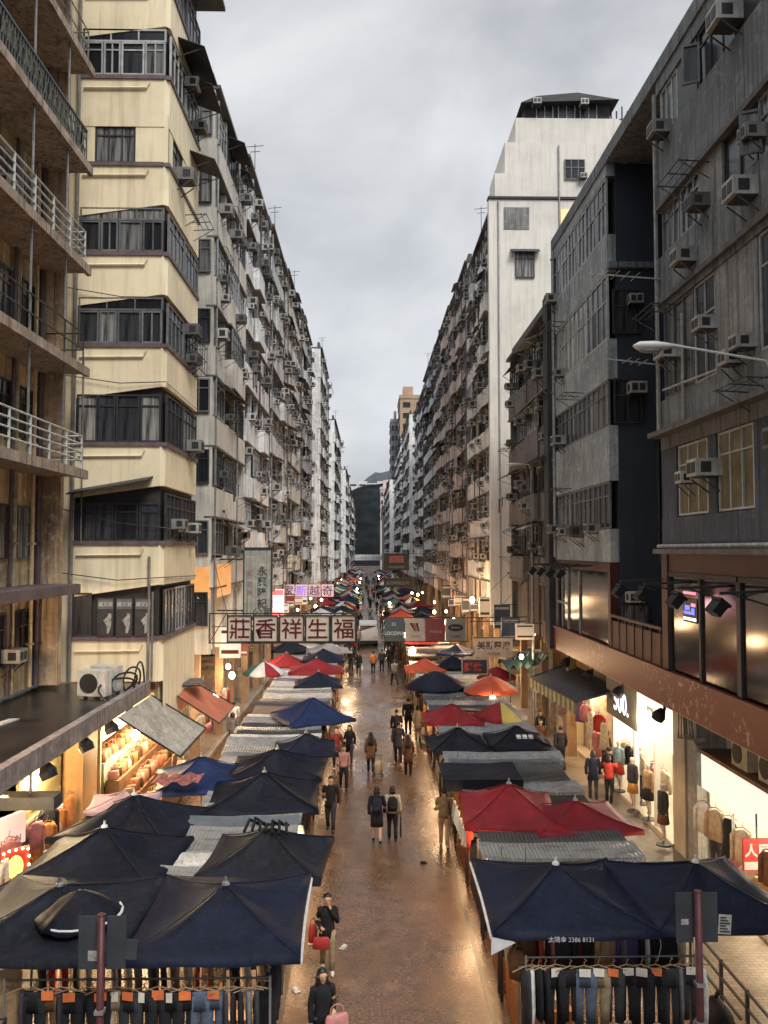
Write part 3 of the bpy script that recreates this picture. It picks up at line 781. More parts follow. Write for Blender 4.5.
def worn_red():
    m, t, bb = newmat('worn_red_fascia'); P = wpos(t)
    n = noise(t, P, 5.5, 6, .7); zone = noise(t, P, .28, 2)
    mk = t.new('ShaderNodeMath'); mk.operation = 'MULTIPLY'
    t.l.new(ramp(t, n, [(.55,0.),(.6,1.)]), mk.inputs[0]); t.l.new(ramp(t, zone, [(.5,0.),(.58,.9)]), mk.inputs[1])
    c = mixrgb(t, (.16,.035,.02), (.1,.022,.014), noise(t, P, 1.3, 4))
    c = mixrgb(t, c, (.36,.26,.22), mk.outputs[0])
    t.l.new(c, bb.inputs['Base Color']); bb.inputs['Roughness'].default_value = .4
    return m
part('fascia', g, worn_red(), b, world=True)
g = MB(); g.box(XF+.35, 6, 4.5, 14, 37.4, 4.655); part('soffit', g, mat('soffit_pale', (.4,.38,.34), .8, .2, 1, streak=.3), b, world=True)
# pink and blue lit lettering inside the shop window
s = thing('neon_sign', 'small blue and pink lit sign inside the dark first floor shop window', 'neon sign', FP(RF, 20.6, -.03, 7.4), ROT['R'])
g = MB(); g.box(-.45,-.01,-.3,.45,.01,.3); part('backing', g, DARKW, s)
NB = glow('neon_blue', (.15,.2,1), 1.6); NP = glow('neon_pink', (1,.25,.35), 1.5); NW = glow('neon_white', (.9,.9,1), 2.4)
g = MB()
for q in range(7):
    g = MB(); g.box(-.4+q*.12,-.02,-.25,-.33+q*.12,-.012,-.18); part('light_dot', g, NW, s)
g = MB(); pass
for bx_ in ((-.38,-.1,.1,-.03),(-.3,.0,.0,.12),(.12,-.1,.3,.06)):
    g = MB(); g.box(bx_[0],-.02,bx_[1],bx_[2],-.012,bx_[3]); part('light_bar', g, NB, s)
for bx_ in ((-.4,.4,.4,.46),(.1,.1,.36,.18)):
    g = MB(); g.box(bx_[0],-.02,bx_[1],bx_[2],-.012,bx_[3]); part('light_bar', g, NP, s)

# ------------------------------------------------------------------ blue grey building with the light well between
b = thing('blue_grey_building', 'dark blue grey flats with a blank end wall and pale streaked balcony fronts', 'apartment building', (13, 31, 0))
g = MB(); g.box(XF+.3, 27.2, 5.7, 20, 35.3, 21.9); g.box(XF+2.4, 22.4, 4.7, 20, 27.2, 21.9)
part('wall', g, BLUEG, b, world=True)
g = MB(); g.box(XF-.05, 22.382, 21.9, 20, 35.4, 22.35); part('roof', g, CONC, b, world=True)
Z2 = [(9.6,11.2),(13.05,14.6),(15.95,18.2),(19.5,21.5)]
g = MB(); prev = 8.5
for a, e in Z2:
    fbox(g, RF, 27.22, 35.28, -.3, 0, prev, a); prev = e
fbox(g, RF, 27.22, 35.28, -.3, 0, prev, 21.9)
part('balcony_front', g, mat('streaked_concrete', (.30,.335,.345), .85, .2, .8, streak=.7, grime=(.07,.07,.07)), b, world=True)
for k, (a, e) in enumerate(Z2):
    n = 3
    for i in range(n):
        u = 27.3+ (i+.5)*7.9/n
        window(b, RF, u, a+.02, 7.9/n-.02, e-a-.04, 5 if k == 3 else 4, (.6 if k in (2,3) else .7), FRAMEL if k in (2,3) else FRAME, -.08)
ef = ('F', 27.2)
for z in (13.1, 16.1):
    window(b, ef, 8.62, z, .95, 1.5, 2, .62, FRAMED, .02); aircon(b, ef, 8.85, z+.95, 1, 0)
g = MB(); fbox(g, ef, 8.0, 9.7, .0, .18, 18.3, 18.5); part('ledge', g, CONC, b, world=True)
for (u, z, k) in ((33.6,16.0,0),(34.5,9.6,1),(33.4,9.5,2),(30.8,9.4,1),(28.8,9.5,0),(33.6,13.2,1),(34.7,19.4,0)): aircon(b, RF, u, z, k, 0)
for u, z in ((31,14.7),(34,18.2),(33,11.3)): link('drying_rack', RACK, b, FP(RF,u,0,z), (0,0,ROT['R']), True)
pipe(b, RF, 35.1, 8.6, 21.8, .07, STEEL, .05); pipe(b, ef, 9.6, 8.4, 21.8, .05, IRON, .05)
g = MB(); fbox(g, RF, 27.25, 35.28, -.6, -.5, 5.72, 8.5); part('back_wall', g, DARKW, b, world=True)
g = MB(); p0 = FP(RF,27.5,-.06,5.75)
g.quad((p0[0],27.5,5.75),(p0[0],35.2,5.75),(p0[0],35.2,8.15),(p0[0],27.5,8.15)); part('shop_window', g, SG, b, world=True)
g = MB()
for u in (27.5,31.4,33.2,34.2,35.2): fbox(g, RF, u-.04, u+.04, -.12, 0, 5.72, 8.15)
fbox(g, RF, 33.2, 35.2, -.1, .0, 6.7, 6.78); part('window_frame', g, FRAMEL, b, world=True)
g = MB(); fbox(g, RF, 27.22, 27.5, -.3, .03, 5.72, 8.48); fbox(g, RF, 27.5, 35.25, -.3, .0, 8.16, 8.48)
part('red_post', g, RED, b, world=True)
g = MB()
for i in range(7): g.box(XF-.03, 22.6+i*.75, 5.72, XF+.03, 22.66+i*.75, 6.75)
g.box(XF-.05, 22.45, 6.72, XF+.05, 27.2, 6.8); g.box(XF-.01, 22.5, 5.72, XF+.02, 27.15, 6.6)
part('railing', g, RED, b, world=True)
g = MB(); g.box(XF+.05, 22.42, 5.55, XF+2.4, 27.19, 5.66); part('terrace_floor', g, CONC, b, world=True)
aircon(b, ('F',27.2), 8.7, 7.2, 1, .0)
window(b, ef, 8.75, 5.8, 1.0, 1.35, 1, 0, FRAMED, .02)
# black spotlights on brackets
for i, (u, z) in enumerate([(34.6,8.35),(33.0,8.35),(31.3,8.35),(29.6,8.35),(22.6,8.1),(20.7,8.1),(18.4,8.1),(16.2,8.1)]):
    s = thing('spotlight', 'black bracket spotlight on the red brown first floor, %s along from the far pier' % ['first','second','third','fourth','fifth','sixth','seventh','eighth'][i], 'spotlight', FP(RF,u,0,z), ROT['R'], 'bracket spotlights above the red brown fascia')
    g = MB(); g.bar((0,.05,.0),(0,-1.1,-.05),.06); g.bar((0,-.1,-.3),(0,-.9,-.05),.035); part('bracket', g, IRON, s)
    g = MB(); g.box(-.2,-.1,-.16,.2,.1,.14); g.box(-.22,-.13,.1,.22,.13,.16); g.xf(Matrix.Translation((0,-1.15,-.32)) @ Matrix.Rotation(R(-40),4,'X')); part('lamp_head', g, mat('spot_black', (.004,.004,.005), .7), s)
# ------------------------------------------------------------------ lower brownish building
BR = mat('brown_grey_plaster', (.165,.15,.14), .85, .2, 1., streak=.65, grime=(.03,.026,.025))
b = row_building('brown_house', 'low brown grey house with a dark corner pier between blue flats and cream wall', ('R', XF), 35.45, 46.8, 19.6, BR, BR, 61, fh=2.95, nb=4, near=True, ac=.9, awn=.5, zb=4.75, cat='house')
g = MB(); fbox(g, RF, 35.42, 36.3, -.5, .25, 4.7, 20.0); part('corner_pier', g, mat('pier_dark', (.05,.05,.054), .8, .3, 1., streak=.5), b, world=True)
# ------------------------------------------------------------------ tall cream building with the blank end wall
b = row_building('cream_block', 'tall cream block with a broad blank end wall and a dark hipped penthouse', ('R', XF-.05), 51, 66, 30.9, mat('cream_end_wall', (.66,.63,.575), .85, .07, .6, streak=.42, grime=(.36,.335,.3)), DC, 62, nb=6, ac=.95, awn=.2, cat='apartment block', depth=8.5)
ef = ('F', 51)
g = MB(); fbox(g, ef, 7.56, 16.6, -.5, .025, 4.3, 30.9); fbox(g, ef, 8.6, 16.6, -6, -.008, 31.1, 34.6); fbox(g, ef, 7.96, 8.6, -2.2, -.012, 31.1, 32.6); fbox(g, ef, 9.3, 15.9, -12, -.04, 34.6, 36.2)
part('end_wall', g, MATS['cream_end_wall'], b, world=True)
g = MB(); fbox(g, ef, 7.5, 16.8, -.4, .12, 30.93, 31.08); part('ledge', g, DARKW, b, world=True)
window(b, ef, 9.8, 25.9, 1.2, 1.7, 3, .7, FRAMED, .06); awning(b, ef, 9.8, 27.75, 1.8, .5, 0)
g = MB(); fbox(g, ef, 8.5, 10.1, .0, .06, 29.0, 30.4); fbox(g, ef, 9.27, 9.31, .06, .075, 29.0, 30.4); part('shutter', g, CONCL, b, world=True)
window(b, ef, 13.0, 32.2, 1.3, 1.3, 3, .6, FRAME, .03); aircon(b, ef, 13.5, 32.2, 0, .0)
g = MB(); fbox(g, ef, 12.1, 13.0, .0, .06, 29.2, 30.3); part('lit_window', g, LITW, b, world=True)
for k, u in enumerate((11.2, 12.6, 14.0)): window(b, ef, u, 36.25, 1.1, 1.3, 2, .0, FRAMEL, -.3)
for u in (10.6, 13.6): aircon(b, ef, u, 36.9, 0, 0)
g = MB(); fbox(g, ef, 9.9, 15.4, -8, -.35, 36.2, 37.25); part('penthouse', g, mat('penthouse_dark', (.045,.043,.042), .8, .3, 2), b, world=True)
g = MB()
g.add([FP(ef,9.6,.35,37.0),FP(ef,15.8,.35,37.25),FP(ef,15.8,-8,37.25),FP(ef,9.6,-8,37.0),FP(ef,10.6,.2,37.5),FP(ef,13.2,.2,37.75),FP(ef,13.2,-7,37.75),FP(ef,10.6,-7,37.5)],
      [(0,3,2,1),(4,5,6,7),(0,1,5,4),(1,2,6,5),(2,3,7,6),(3,0,4,7)])
part('penthouse_roof', g, mat('roof_black', (.02,.02,.022), .7, .3, 2), b, world=True)
for u, z0_, z1_ in ((8.15,4.5,30.8),(12.0,19.8,34.4)):
    g = MB(); g.tube([FP(ef,u,.09,z0_),FP(ef,u,.09,z1_)], .05, 6); part('drainpipe', g, mat('pale_pipe', (.3,.31,.31), .5, .3, 4, streak=.5), b, world=True)
g = MB()
for k in range(5): g.bar(FP(ef,15.2+k*.35,-.6,34.7), FP(ef,15.2+k*.35,-.6,37.0+.3*(k%2)), .08)
g.bar(FP(ef,15.0,-.6,36.4), FP(ef,16.8,-.6,36.5), .06); g.bar(FP(ef,15.0,-.6,35.6), FP(ef,16.8,-.6,35.6), .06)
part('roof_frame', g, IRON, b, world=True)
# ------------------------------------------------------------------ the row beyond it
specs = [
 ('rose stained apartment block crowded with air conditioners right behind the cream one', 66.3, 80, 32.3, DR, DR, 71),
 ('orange stained apartment block crowded with awnings, middle of its row', 80.3, 96, 32.8, DO, DR, 72),
 ('smoke grey apartment block crowded with dark awnings past the orange one', 96.3, 118, 33.0, DK, DG, 73),
 ('grey apartment block in shadow at the end of the unbroken row', 118.3, 141, 32.0, DG, DP, 74),
 ('whitish apartment block with many small balconies below the tan tower', 146, 178, 33.0, DW, DW, 75),
 ('pale grey apartment block beyond the whitish one and the tan tower', 184, 225, 34.0, DP, DW, 76),
 ('small white block low beside the wooded hill', 235, 300, 29.0, DW, DP, 77)]
for i, (l, a, e, zt, wm, bm_, sd) in enumerate(specs):
    row_building('apartment_block', l, ('R', XF-.05 if i < 4 else (7.2 if i < 6 else 6.0)), a, e, zt, wm, bm_, sd, nb=5 if i < 4 else 6, ac=.95 if i < 5 else .5, awn=.22 if i < 4 else .1)
def tower(label, x0, x1, y0, y1, zt, m, seed, nx, fh=3.2):
    b = thing('tower_block', label, 'tower block', ((x0+x1)/2, (y0+y1)/2, 0))
    g = MB(); g.box(x0, y0, 0, x1, y1, zt); g.box(x0-.2, y0-.2, zt+.01, x1+.2, y1+.2, zt+1.1); g.box(x0+1, y0+2, zt+1.1, (x0+x1)/2, y0+6, zt+4)
    part('wall', g, m, b, world=True)
    g = MB(); n = int((zt-20)/fh)
    wl = 0
    for f in range(n):
        z = zt-2.6-f*fh
        for i in range(nx):
            u = x0+(i+.5)*(x1-x0)/nx
            if wl < 90:
                window(b, ('F', y0), u, z, (x1-x0)/nx*.55, 1.5, 2, 0, FRAMED, .06, one=True); wl += 1
    for k in range(1, nx): g.box(x0+k*(x1-x0)/nx-.12, y0-.14, 0, x0+k*(x1-x0)/nx+.12, y0+.02, zt)
    part('rib', g, m, b, world=True)
    g = MB()
    for f in range(n): g.box(x0-.3, y0+1, zt-2.6-f*fh, x0-.01, y0+4, zt-1.2-f*fh); g.box(x0-.3, y0+8, zt-2.6-f*fh, x0-.01, y0+11, zt-1.2-f*fh)
    part('side_window', g, GLASSF, b, world=True)
    return b
tower('tan tower block with a flat top behind the row of flats', 9.5, 17.5, 245, 262, 54.0, mat('tan_tower', (.4,.28,.19), .85, .15, .2, streak=.25), 1, 2)
tower('slim blue grey tower block close beside the tan one', 7.3, 10.8, 262, 275, 49.5, mat('blue_tower', (.22,.26,.3), .6, .2, .3, streak=.3), 2, 3)
tower('small pale pink block standing before the wooded hill at street end', 5.0, 9.6, 330, 345, 33.0, mat('pink_block', (.55,.45,.43), .85, .12, .2, streak=.3), 3, 4)
tower('narrow grey block at street end just before the small pink one', 5.2, 8.2, 300, 315, 24.0, mat('grey_block', (.3,.3,.29), .85, .2, .2, streak=.5), 4, 3)
# white estate on the crest of the wooded hill
b = thing('hilltop_house', 'long low white building on the crest of the wooded hill', 'building', (0, 535, 0))
g = MB(); r = random.Random(9)
for i in range(9):
    x = -24+i*6; g.box(x, 532, 40, x+5.6, 542, 53.2+r.uniform(-.6,1.2)-abs(i-6)*.35)
part('wall', g, mat('estate_white', (.6,.6,.58), .8, .1, .5), b, world=True)
g = MB()
for i in range(9): g.box(-23.5+i*6, 531.8, 50.2, -19.4+i*6, 531.95, 51.2)
part('window', g, GLASSF, b, world=True)
# flyover crossing the end of the street
b = thing('flyover', 'pale grey concrete footbridge crossing the far end of the street', 'footbridge', (0, 318, 0))
g = MB(); g.box(-26, 316, 5.0, 14, 320, 6.0); part('deck', g, DP, b, world=True)
g = MB(); g.box(-26, 315.8, 6.01, 14, 316.0, 7.2); part('parapet', g, DW, b, world=True)
for x in (-16, -7.2, 6.9):
    g = MB(); g.box(x-.6, 317, 0, x+.6, 319, 4.99); part('pier', g, DP, b, world=True)
# ------------------------------------------------------------------ cloth colours
def cloth(name, c, rough=.8, var=.3): return mat('cloth_'+name, c, rough, var, 7, bump=.5, spec=.25, obj=True)
NAVY = mat('canvas_navy', (.0052,.0082,.022), .62, .35, 1.6, streak=.5, grime=(.013,.015,.022), spec=.14, bump=.4)
NAVYD = mat('canvas_black_navy', (.0042,.0055,.0125), .6, .35, 1.6, streak=.5, grime=(.012,.013,.017), spec=.14, bump=.4)
CHAR = mat('canvas_charcoal', (.008,.0096,.016), .62, .35, 1.6, streak=.5, grime=(.018,.019,.022), spec=.14, bump=.4)
BLUEC = mat('canvas_blue', (.009,.018,.062), .6, .25, 1.6, spec=.14, bump=.4)
REDC = mat('canvas_red', (.2,.015,.02), .6, .22, 1.6, streak=.25, spec=.14, bump=.4)
ORNG = mat('canvas_orange', (.45,.085,.04), .6, .2, 1.6, spec=.14)
GREYC = mat('canvas_grey', (.2,.2,.2), .6, .25, 1.6, spec=.14)
WHTC = mat('canvas_white', (.5,.5,.48), .6, .2, 1.6, streak=.2, spec=.14)
YELC = mat('canvas_yellow', (.5,.4,.12), .6, .2, 1.6, spec=.14)
GRNC = mat('canvas_green', (.05,.13,.1), .6, .2, 1.6, spec=.14)
TEAL = mat('tarpaulin_teal', (.025,.06,.06), .45, .4, 2.5, streak=.3, spec=.4)
POLE = mat('umbrella_pole', (.25,.25,.26), .4, .2, 5, metal=.7)
TRIM = mat('white_piping', (.5,.5,.5), .6, .15, 6)
def square_canopy(w, d, rise, lip=.1, mats=1):
    m = MB(); N = 24; rings = []
    def edge(k):
        q = (k % N)/N*4; s = int(q); f = q-s
        c = [(-w/2,-d/2),(w/2,-d/2),(w/2,d/2),(-w/2,d/2)]; a, b = c[s], c[(s+1) % 4]
        return (a[0]+(b[0]-a[0])*f, a[1]+(b[1]-a[1])*f, f)
    K = 7
    r = random.Random(int(w*100+d*10)); amp = [r.uniform(-.06,.03) for _ in range(N)]
    for j in range(1, K+1):
        k = j/K; row = []
        for i in range(N):
            x, y, f = edge(i)
            sag = -.05*math.sin(math.pi*f)*k*k - .11*math.sin(math.pi*k)*(.6+.8*math.sin(math.pi*f)) + amp[i]*math.sin(math.pi*k)
            inn = 1-.035*math.sin(math.pi*f)*k
            row.append((x*k*inn, y*k*inn, rise*(1-k)+sag))
        rings.append(row)
    last = rings[-1]
    rings.append([(x*1.004, y*1.004, z-lip*(1+.15*math.sin(i*2.1))) for i,(x,y,z) in enumerate(last)])
    m.add([(0,0,rise)]+[p for rw in rings for p in rw], [])
    b = 0
    for i in range(N):
        s = i*mats*4//N if mats > 1 else 0
        m.f.append((0, 1+i, 1+(i+1) % N)); m.m.append(s % mats)
        for j in range(len(rings)-1):
            a = 1+j*N+i; e = 1+j*N+(i+1) % N
            m.f.append((a, a+N, e+N, e)); m.m.append(s % mats)
    return m
def round_canopy(r0, rise, n=8, cyc=1):
    m = MB(); S = 3; N = n*S; K = 6; rings = []
    for j in range(1, K+1):
        k = j/K; row = []
        for i in range(N):
            f = (i % S)/S; a = 2*math.pi*i/N
            rr = r0*k*(1-.05*math.sin(math.pi*f)*k)
            row.append((rr*math.cos(a), rr*math.sin(a), rise*(1-k**1.3) - .06*math.sin(math.pi*f)*k))
        rings.append(row)
    rings.append([(x*1.0, y*1.0, z-.07) for x,y,z in rings[-1]])
    m.add([(0,0,rise)]+[p for rw in rings for p in rw], [])
    for i in range(N):
        s = (i//S) % cyc
        m.f.append((0,1+i,1+(i+1)%N)); m.m.append(s)
        for j in range(len(rings)-1):
            a = 1+j*N+i; e = 1+j*N+(i+1)%N
            m.f.append((a,a+N,e+N,e)); m.m.append(s)
    return m
UCACHE = {}
def umbrella(label, x, y, w, d, mats, z=2.5, rise=.62, rot=0., kind='square', finial=True, group=None, trim=False, cat='market umbrella'):
    mats = mats if isinstance(mats, list) else [mats]
    t = thing('market_umbrella', label, cat, (x, y, 0), R(rot), group)
    key = (kind, round(w,1), round(d,1), round(rise,2), len(mats), tuple(m.name for m in mats))
    if key not in UCACHE:
        g = square_canopy(w, d, rise, mats=len(mats)) if kind == 'square' else round_canopy(w/2, rise, 8, len(mats))
        UCACHE[key] = g.mesh('canopy', mats, True)
    link('canopy', UCACHE[key], t, (0,0,z))
    g = MB(); g.tube([(0,0,0),(0,0,z+rise+.0)], .028, 7); part('pole', g, POLE, t)
    if finial:
        g = MB(); g.rings([(0,0,z+rise-.01,.07,.07),(0,0,z+rise+.03,.06,.06),(0,0,z+rise+.05,.025,.025),(0,0,z+rise+.12,.02,.02)], 8); part('finial', g, TRIM if trim else POLE, t)
    if kind == 'square' and y < 35:
        g = MB()
        for sx, sy in ((-1,-1),(1,-1),(1,1),(-1,1)): g.tube([(sx*w*.5*f, sy*d*.5*f, z+rise*(1-f)-.26*math.sin(math.pi*f)-.1) for f in (.06,.35,.65,.95)], .012, 4)
        part('rib_frame', g, POLE, t)
        g = MB(); g.tube([(-w*.5,-d*.5,z-.03),(-w*.5+.02,-d*.5-.01,z-.25),(-w*.5-.03,-d*.5+.02,z-.5)], .007, 4); part('tie_rope', g, GREYC, t)
        for q in range(4):
            a = q*math.pi/2+.79; g = MB(); g.tube([(f*w*.5*(1 if math.cos(a) > 0 else -1), f*d*.5*(1 if math.sin(a) > 0 else -1), z+rise*(1-f)-.11*math.sin(math.pi*f)*.6+.012) for f in (.06,.3,.6,.85,.99)], .012, 4); part('ridge_seam', g, mats[0], t)
    return t
def strap(t, pts, wd, m):
    g = MB(); g.tube(pts, wd, 5); part('piping', g, m, t)
# ---- left side umbrellas
u = umbrella('large navy umbrella beside the lane, over the front end of the denim rack', -2.42, 14.45, 2.75, 3.3, NAVY, 2.76, .46, 1)
strap(u, [(1.38,-1.62,2.66),(1.355,0,2.63),(1.38,1.62,2.66)], .025, TRIM)
u = umbrella('large dusty charcoal umbrella with white spots carrying a small black umbrella on top', -5.25, 14.5, 2.95, 3.3, CHAR, 2.74, .46, -2)
g = MB()
for px, py in ((-.75,-.35),(-.55,-.3),(-.4,-.75)): g.ell((px,py,3.06-.5*max(abs(px)/1.47,abs(py)/1.6)), (.05,.05,.02), 7, 4)
part('white_spot', g, TRIM, u)
u = umbrella('small black folding umbrella with white edge trim lying on the charcoal one', -4.72, 13.95, 1.35, 1.1, NAVYD, 2.98, .36, 20, 'round', False, cat='umbrella')
strap(u, [(.02+.66*math.cos(a/10), .66*math.sin(a/10), 2.96) for a in range(-24, 6, 3)], .022, TRIM)
umbrella('broad black navy umbrella, closest of the outer pavement row to the shutters', -5.45, 17.55, 3.0, 2.9, NAVYD, 2.5, .68, -3, trim=True)
umbrella('black navy umbrella in front of the pink sheet and the handbag shop', -5.5, 19.9, 2.9, 2.7, NAVYD, 2.5, .66, -10, trim=True)
umbrella('pale pink sheet canopy peeping out behind a black navy umbrella', -6.1, 21.2, 1.7, 1.4, mat('canvas_pink', (.25,.165,.18), .7, .15, 2), 2.62, .25, 8, finial=False, cat='canopy')
u = umbrella('charcoal umbrella with a crumpled wind-vent top beside the lane', -2.1, 17.7, 2.55, 2.5, CHAR, 2.5, .6, -4)
g = MB(); r = random.Random(4)
for k in range(7):
    a = k*.9; g.tube([(-.45+.15*k,-.2+.1*math.sin(a),3.06),(-.4+.13*k,.1*math.cos(a),3.22+.05*math.sin(a*2)),(-.2+.1*k,.22,3.08)], .035, 5)
part('crumpled_vent', g, CHAR, u)
umbrella('broad black navy umbrella with a torn dark top patch beside the lane', -2.7, 22.0, 2.85, 2.7, NAVYD, 2.5, .62, 3)
umbrella('broad navy umbrella tucked behind the one with a torn top', -2.65, 24.6, 2.8, 2.4, NAVYD, 2.55, .55, -2)
u = umbrella('blue navy umbrella with a painted white scribble leaning over the pavement side', -4.7, 23.9, 2.5, 2.5, BLUEC, 2.45, .62, 12)
u = umbrella('small navy umbrella with a white tag before the bright blue one', -2.0, 27.2, 2.0, 1.8, NAVY, 2.5, .5, 6)
umbrella('bright navy blue umbrella jutting highest over the lane stalls', -2.1, 31.9, 2.55, 2.5, BLUEC, 2.6, .72, 24, trim=True)
umbrella('navy umbrella just before the wide red one', -2.4, 40.4, 2.3, 2.2, NAVY, 2.5, .55, 3)
umbrella('wide red umbrella below the five-character sign', -2.75, 44.6, 2.9, 2.3, REDC, 2.55, .6, 2)
umbrella('navy umbrella half hidden behind the wide red one', -2.6, 48.6, 2.5, 2.3, NAVY, 2.6, .6, 0)
umbrella('red umbrella behind the green and white striped one', -4.6, 47.2, 2.4, 2.2, REDC, 2.5, .6, 0)
umbrella('round umbrella with green, white and red wedges near the shops', -5.4, 43.6, 2.2, 2.2, [GRNC, WHTC, REDC, WHTC], 2.55, .55, 10, 'round')
# ---- right side umbrellas
u = umbrella('large navy umbrella with a white caption on its valance, beside the lane', 3.42, 15.3, 2.75, 3.25, NAVY, 2.7, .5, -1, trim=True)
lettering(u, '太陽傘 2386 8131', .1, (-.1,-1.637,2.6), mat('caption_ink', (.4,.42,.48), .6, .2, 9))
g = MB(); g.add([(-1.38,-1.2,2.6),(-1.385,-1.635,2.64),(-1.0,-1.64,2.55),(-1.4,-1.66,2.36)], [(0,1,2),(1,3,2)]); part('pale_patch', g, TRIM, u)
strap(u, [(-1.385,-1.62,2.62),(-1.355,0,2.59),(-1.385,1.62,2.62)], .03, TRIM)
umbrella('large navy umbrella behind the pole with blank grey plates', 6.0, 15.35, 2.65, 3.1, NAVY, 2.7, .5, 3, trim=True)
umbrella('wide bright red umbrella beside the lane with a white frilled edge', 3.5, 20.8, 2.35, 2.8, REDC, 2.5, .62, -4)
umbrella('flatter dark red umbrella overlapping the bright red one', 5.05, 20.4, 2.5, 2.3, mat('canvas_dark_red', (.17,.014,.02), .6, .2, 1.6, spec=.14), 2.42, .4, 5)
umbrella('navy umbrella over the lane in front of the dark one with a logo', 3.0, 28.0, 2.0, 2.0, NAVYD, 2.45, .55, 4)
u = umbrella('dark navy umbrella printed with a small white logo', 5.0, 28.2, 2.0, 2.0, NAVYD, 2.5, .5, 0)
g = MB()
for q in range(3):
    g.box(-.2+q*.2,-.07,0,-.05+q*.2,.07,.004); g.box(-.2+q*.2,-.13,0,-.05+q*.2,-.1,.004)
g.xf(Matrix.Translation((.1,-.62,2.765)) @ Matrix.Rotation(R(28),4,'X'))
part('printed_logo', g, TRIM, u)
umbrella('low red umbrella next to the red and yellow wedged one', 3.25, 32.2, 2.2, 1.9, REDC, 2.45, .55, 2)
umbrella('round umbrella in red, yellow and grey wedges', 5.15, 32.5, 2.1, 2.1, [REDC, YELC, GREYC, REDC], 2.45, .55, 40, 'round')
umbrella('wide eight-sided navy umbrella with pale piping over the lane stalls', 3.2, 39.6, 3.0, 3.0, NAVY, 2.5, .68, 10, 'round')
umbrella('orange red umbrella with a grey wedge above a bright bulb', 5.65, 38.4, 2.6, 2.6, [ORNG, ORNG, ORNG, GREYC], 2.5, .62, 15, 'round')
umbrella('crimson umbrella just behind the orange red one', 6.4, 41.5, 2.0, 2.0, REDC, 2.6, .5, 0, 'round')
umbrella('small scarlet umbrella below the row of four shop panels', 3.1, 45.4, 2.2, 2.0, ORNG, 2.5, .55, 0)
umbrella('navy umbrella behind the scarlet one below the shop panels', 4.7, 46.2, 2.2, 2.0, NAVY, 2.55, .55, 0)
r = random.Random(21)
FARC = [('navy',NAVY),('navy',NAVY),('black',NAVYD),('red',REDC),('orange',ORNG),('white',WHTC),('grey',GREYC),('blue',BLUEC),('green',GRNC),('navy',NAVYD),('crimson',REDC)]
for side, xs in ((-1, (-2.4,-4.8)), (1, (3.2,5.4))):
    y = 53.
    while y < 250:
        for x in xs:
            if r.random() < .86:
                cn, cm = r.choice(FARC)
                far = 'halfway down' if y < 100 else 'near the end of'
                ms = cm if r.random() < .85 else [cm, WHTC, cm, YELC]
                if isinstance(ms, list): cn = cn+' and pale wedged'
                umbrella('%s umbrella %s the market, %s row' % (cn, far, 'left' if side < 0 else 'right'), x+r.uniform(-.3,.3), y+r.uniform(-.8,.8), r.choice((2.2,2.6)), r.choice((2.2,2.6)), ms,
                         2.5+r.uniform(-.1,.35), r.choice((.5,.65)), r.uniform(-15,15), 'round' if isinstance(ms, list) else 'square', False, 'small umbrellas down the market, %s row, %s' % ('left' if side < 0 else 'right', cn))
        y += r.uniform(3.2,4.4)

# ------------------------------------------------------------------ stalls
def corr(name, c, v=.2):
    m, t, b = newmat(name); MATS[name] = m; P = wpos(t)
    wv = t.new('ShaderNodeTexWave'); wv.bands_direction = 'X'; wv.inputs['Scale'].default_value = 3.6; t.l.new(P, wv.inputs['Vector'])
    n = noise(t, P, 1.1, 5); cc_ = mixrgb(t, [k*(1-v) for k in c], [k*(1+v) for k in c], n)
    cc_ = mixrgb(t, cc_, (.05,.04,.032), ramp(t, noise(t, P, 2.4, 6, .65, (.6,2,1)), [(.5,0.),(.7,.75)]))
    t.l.new(cc_, b.inputs['Base Color']); b.inputs['Roughness'].default_value = .42; b.inputs['Metallic'].default_value = .25
    bp = t.new('ShaderNodeBump'); bp.inputs['Strength'].default_value = .8; bp.inputs['Distance'].default_value = .04
    t.l.new(wv.outputs['Fac'], bp.inputs['Height']); t.l.new(bp.outputs[0], b.inputs['Normal'])
    return m
ROOFS = [corr('corrugated_grey', (.3,.3,.29)), corr('corrugated_dark', (.075,.078,.08)), mat('tarp_grey', (.2,.205,.21), .5, .3, 1.8, streak=.5, bump=.3), mat('tarp_pale', (.48,.46,.42), .5, .3, 1.8, streak=.5, bump=.3),
         mat('tarp_black', (.02,.021,.024), .4, .4, 1.8, bump=.3), mat('tarp_brown', (.15,.11,.08), .55, .35, 1.8, streak=.4, bump=.3), mat('tarp_bluegrey', (.085,.1,.115), .45, .3, 1.8, streak=.4, bump=.3)]
CLOTHS = [cloth('orange', (.42,.17,.06)), cloth('tan', (.33,.22,.12)), cloth('dark', (.03,.03,.035)), cloth('rust', (.26,.09,.05)), cloth('cream', (.5,.44,.33))]
def sheet(x0, x1, y0, y1, z, tilt, r, n=6):
    m = MB(); k = 5
    pts = []
    for j in range(k+1):
        for i in range(n+1):
            x = x0+(x1-x0)*i/n; y = y0+(y1-y0)*j/k
            pts.append((x, y, z+tilt*(j/k-.5)+r.uniform(-.012,.012)-.04*math.sin(math.pi*i/n)))
    w = n+1
    m.add(pts, [(j*w+i, j*w+i+1, (j+1)*w+i+1, (j+1)*w+i) for j in range(k) for i in range(n)])
    m.add([(x0,y0,z-tilt/2-.001),(x1,y0,z-tilt/2-.001),(x1,y0,z-tilt/2-.07),(x0,y0,z-tilt/2-.07)], [(0,1,2,3)])
    return m
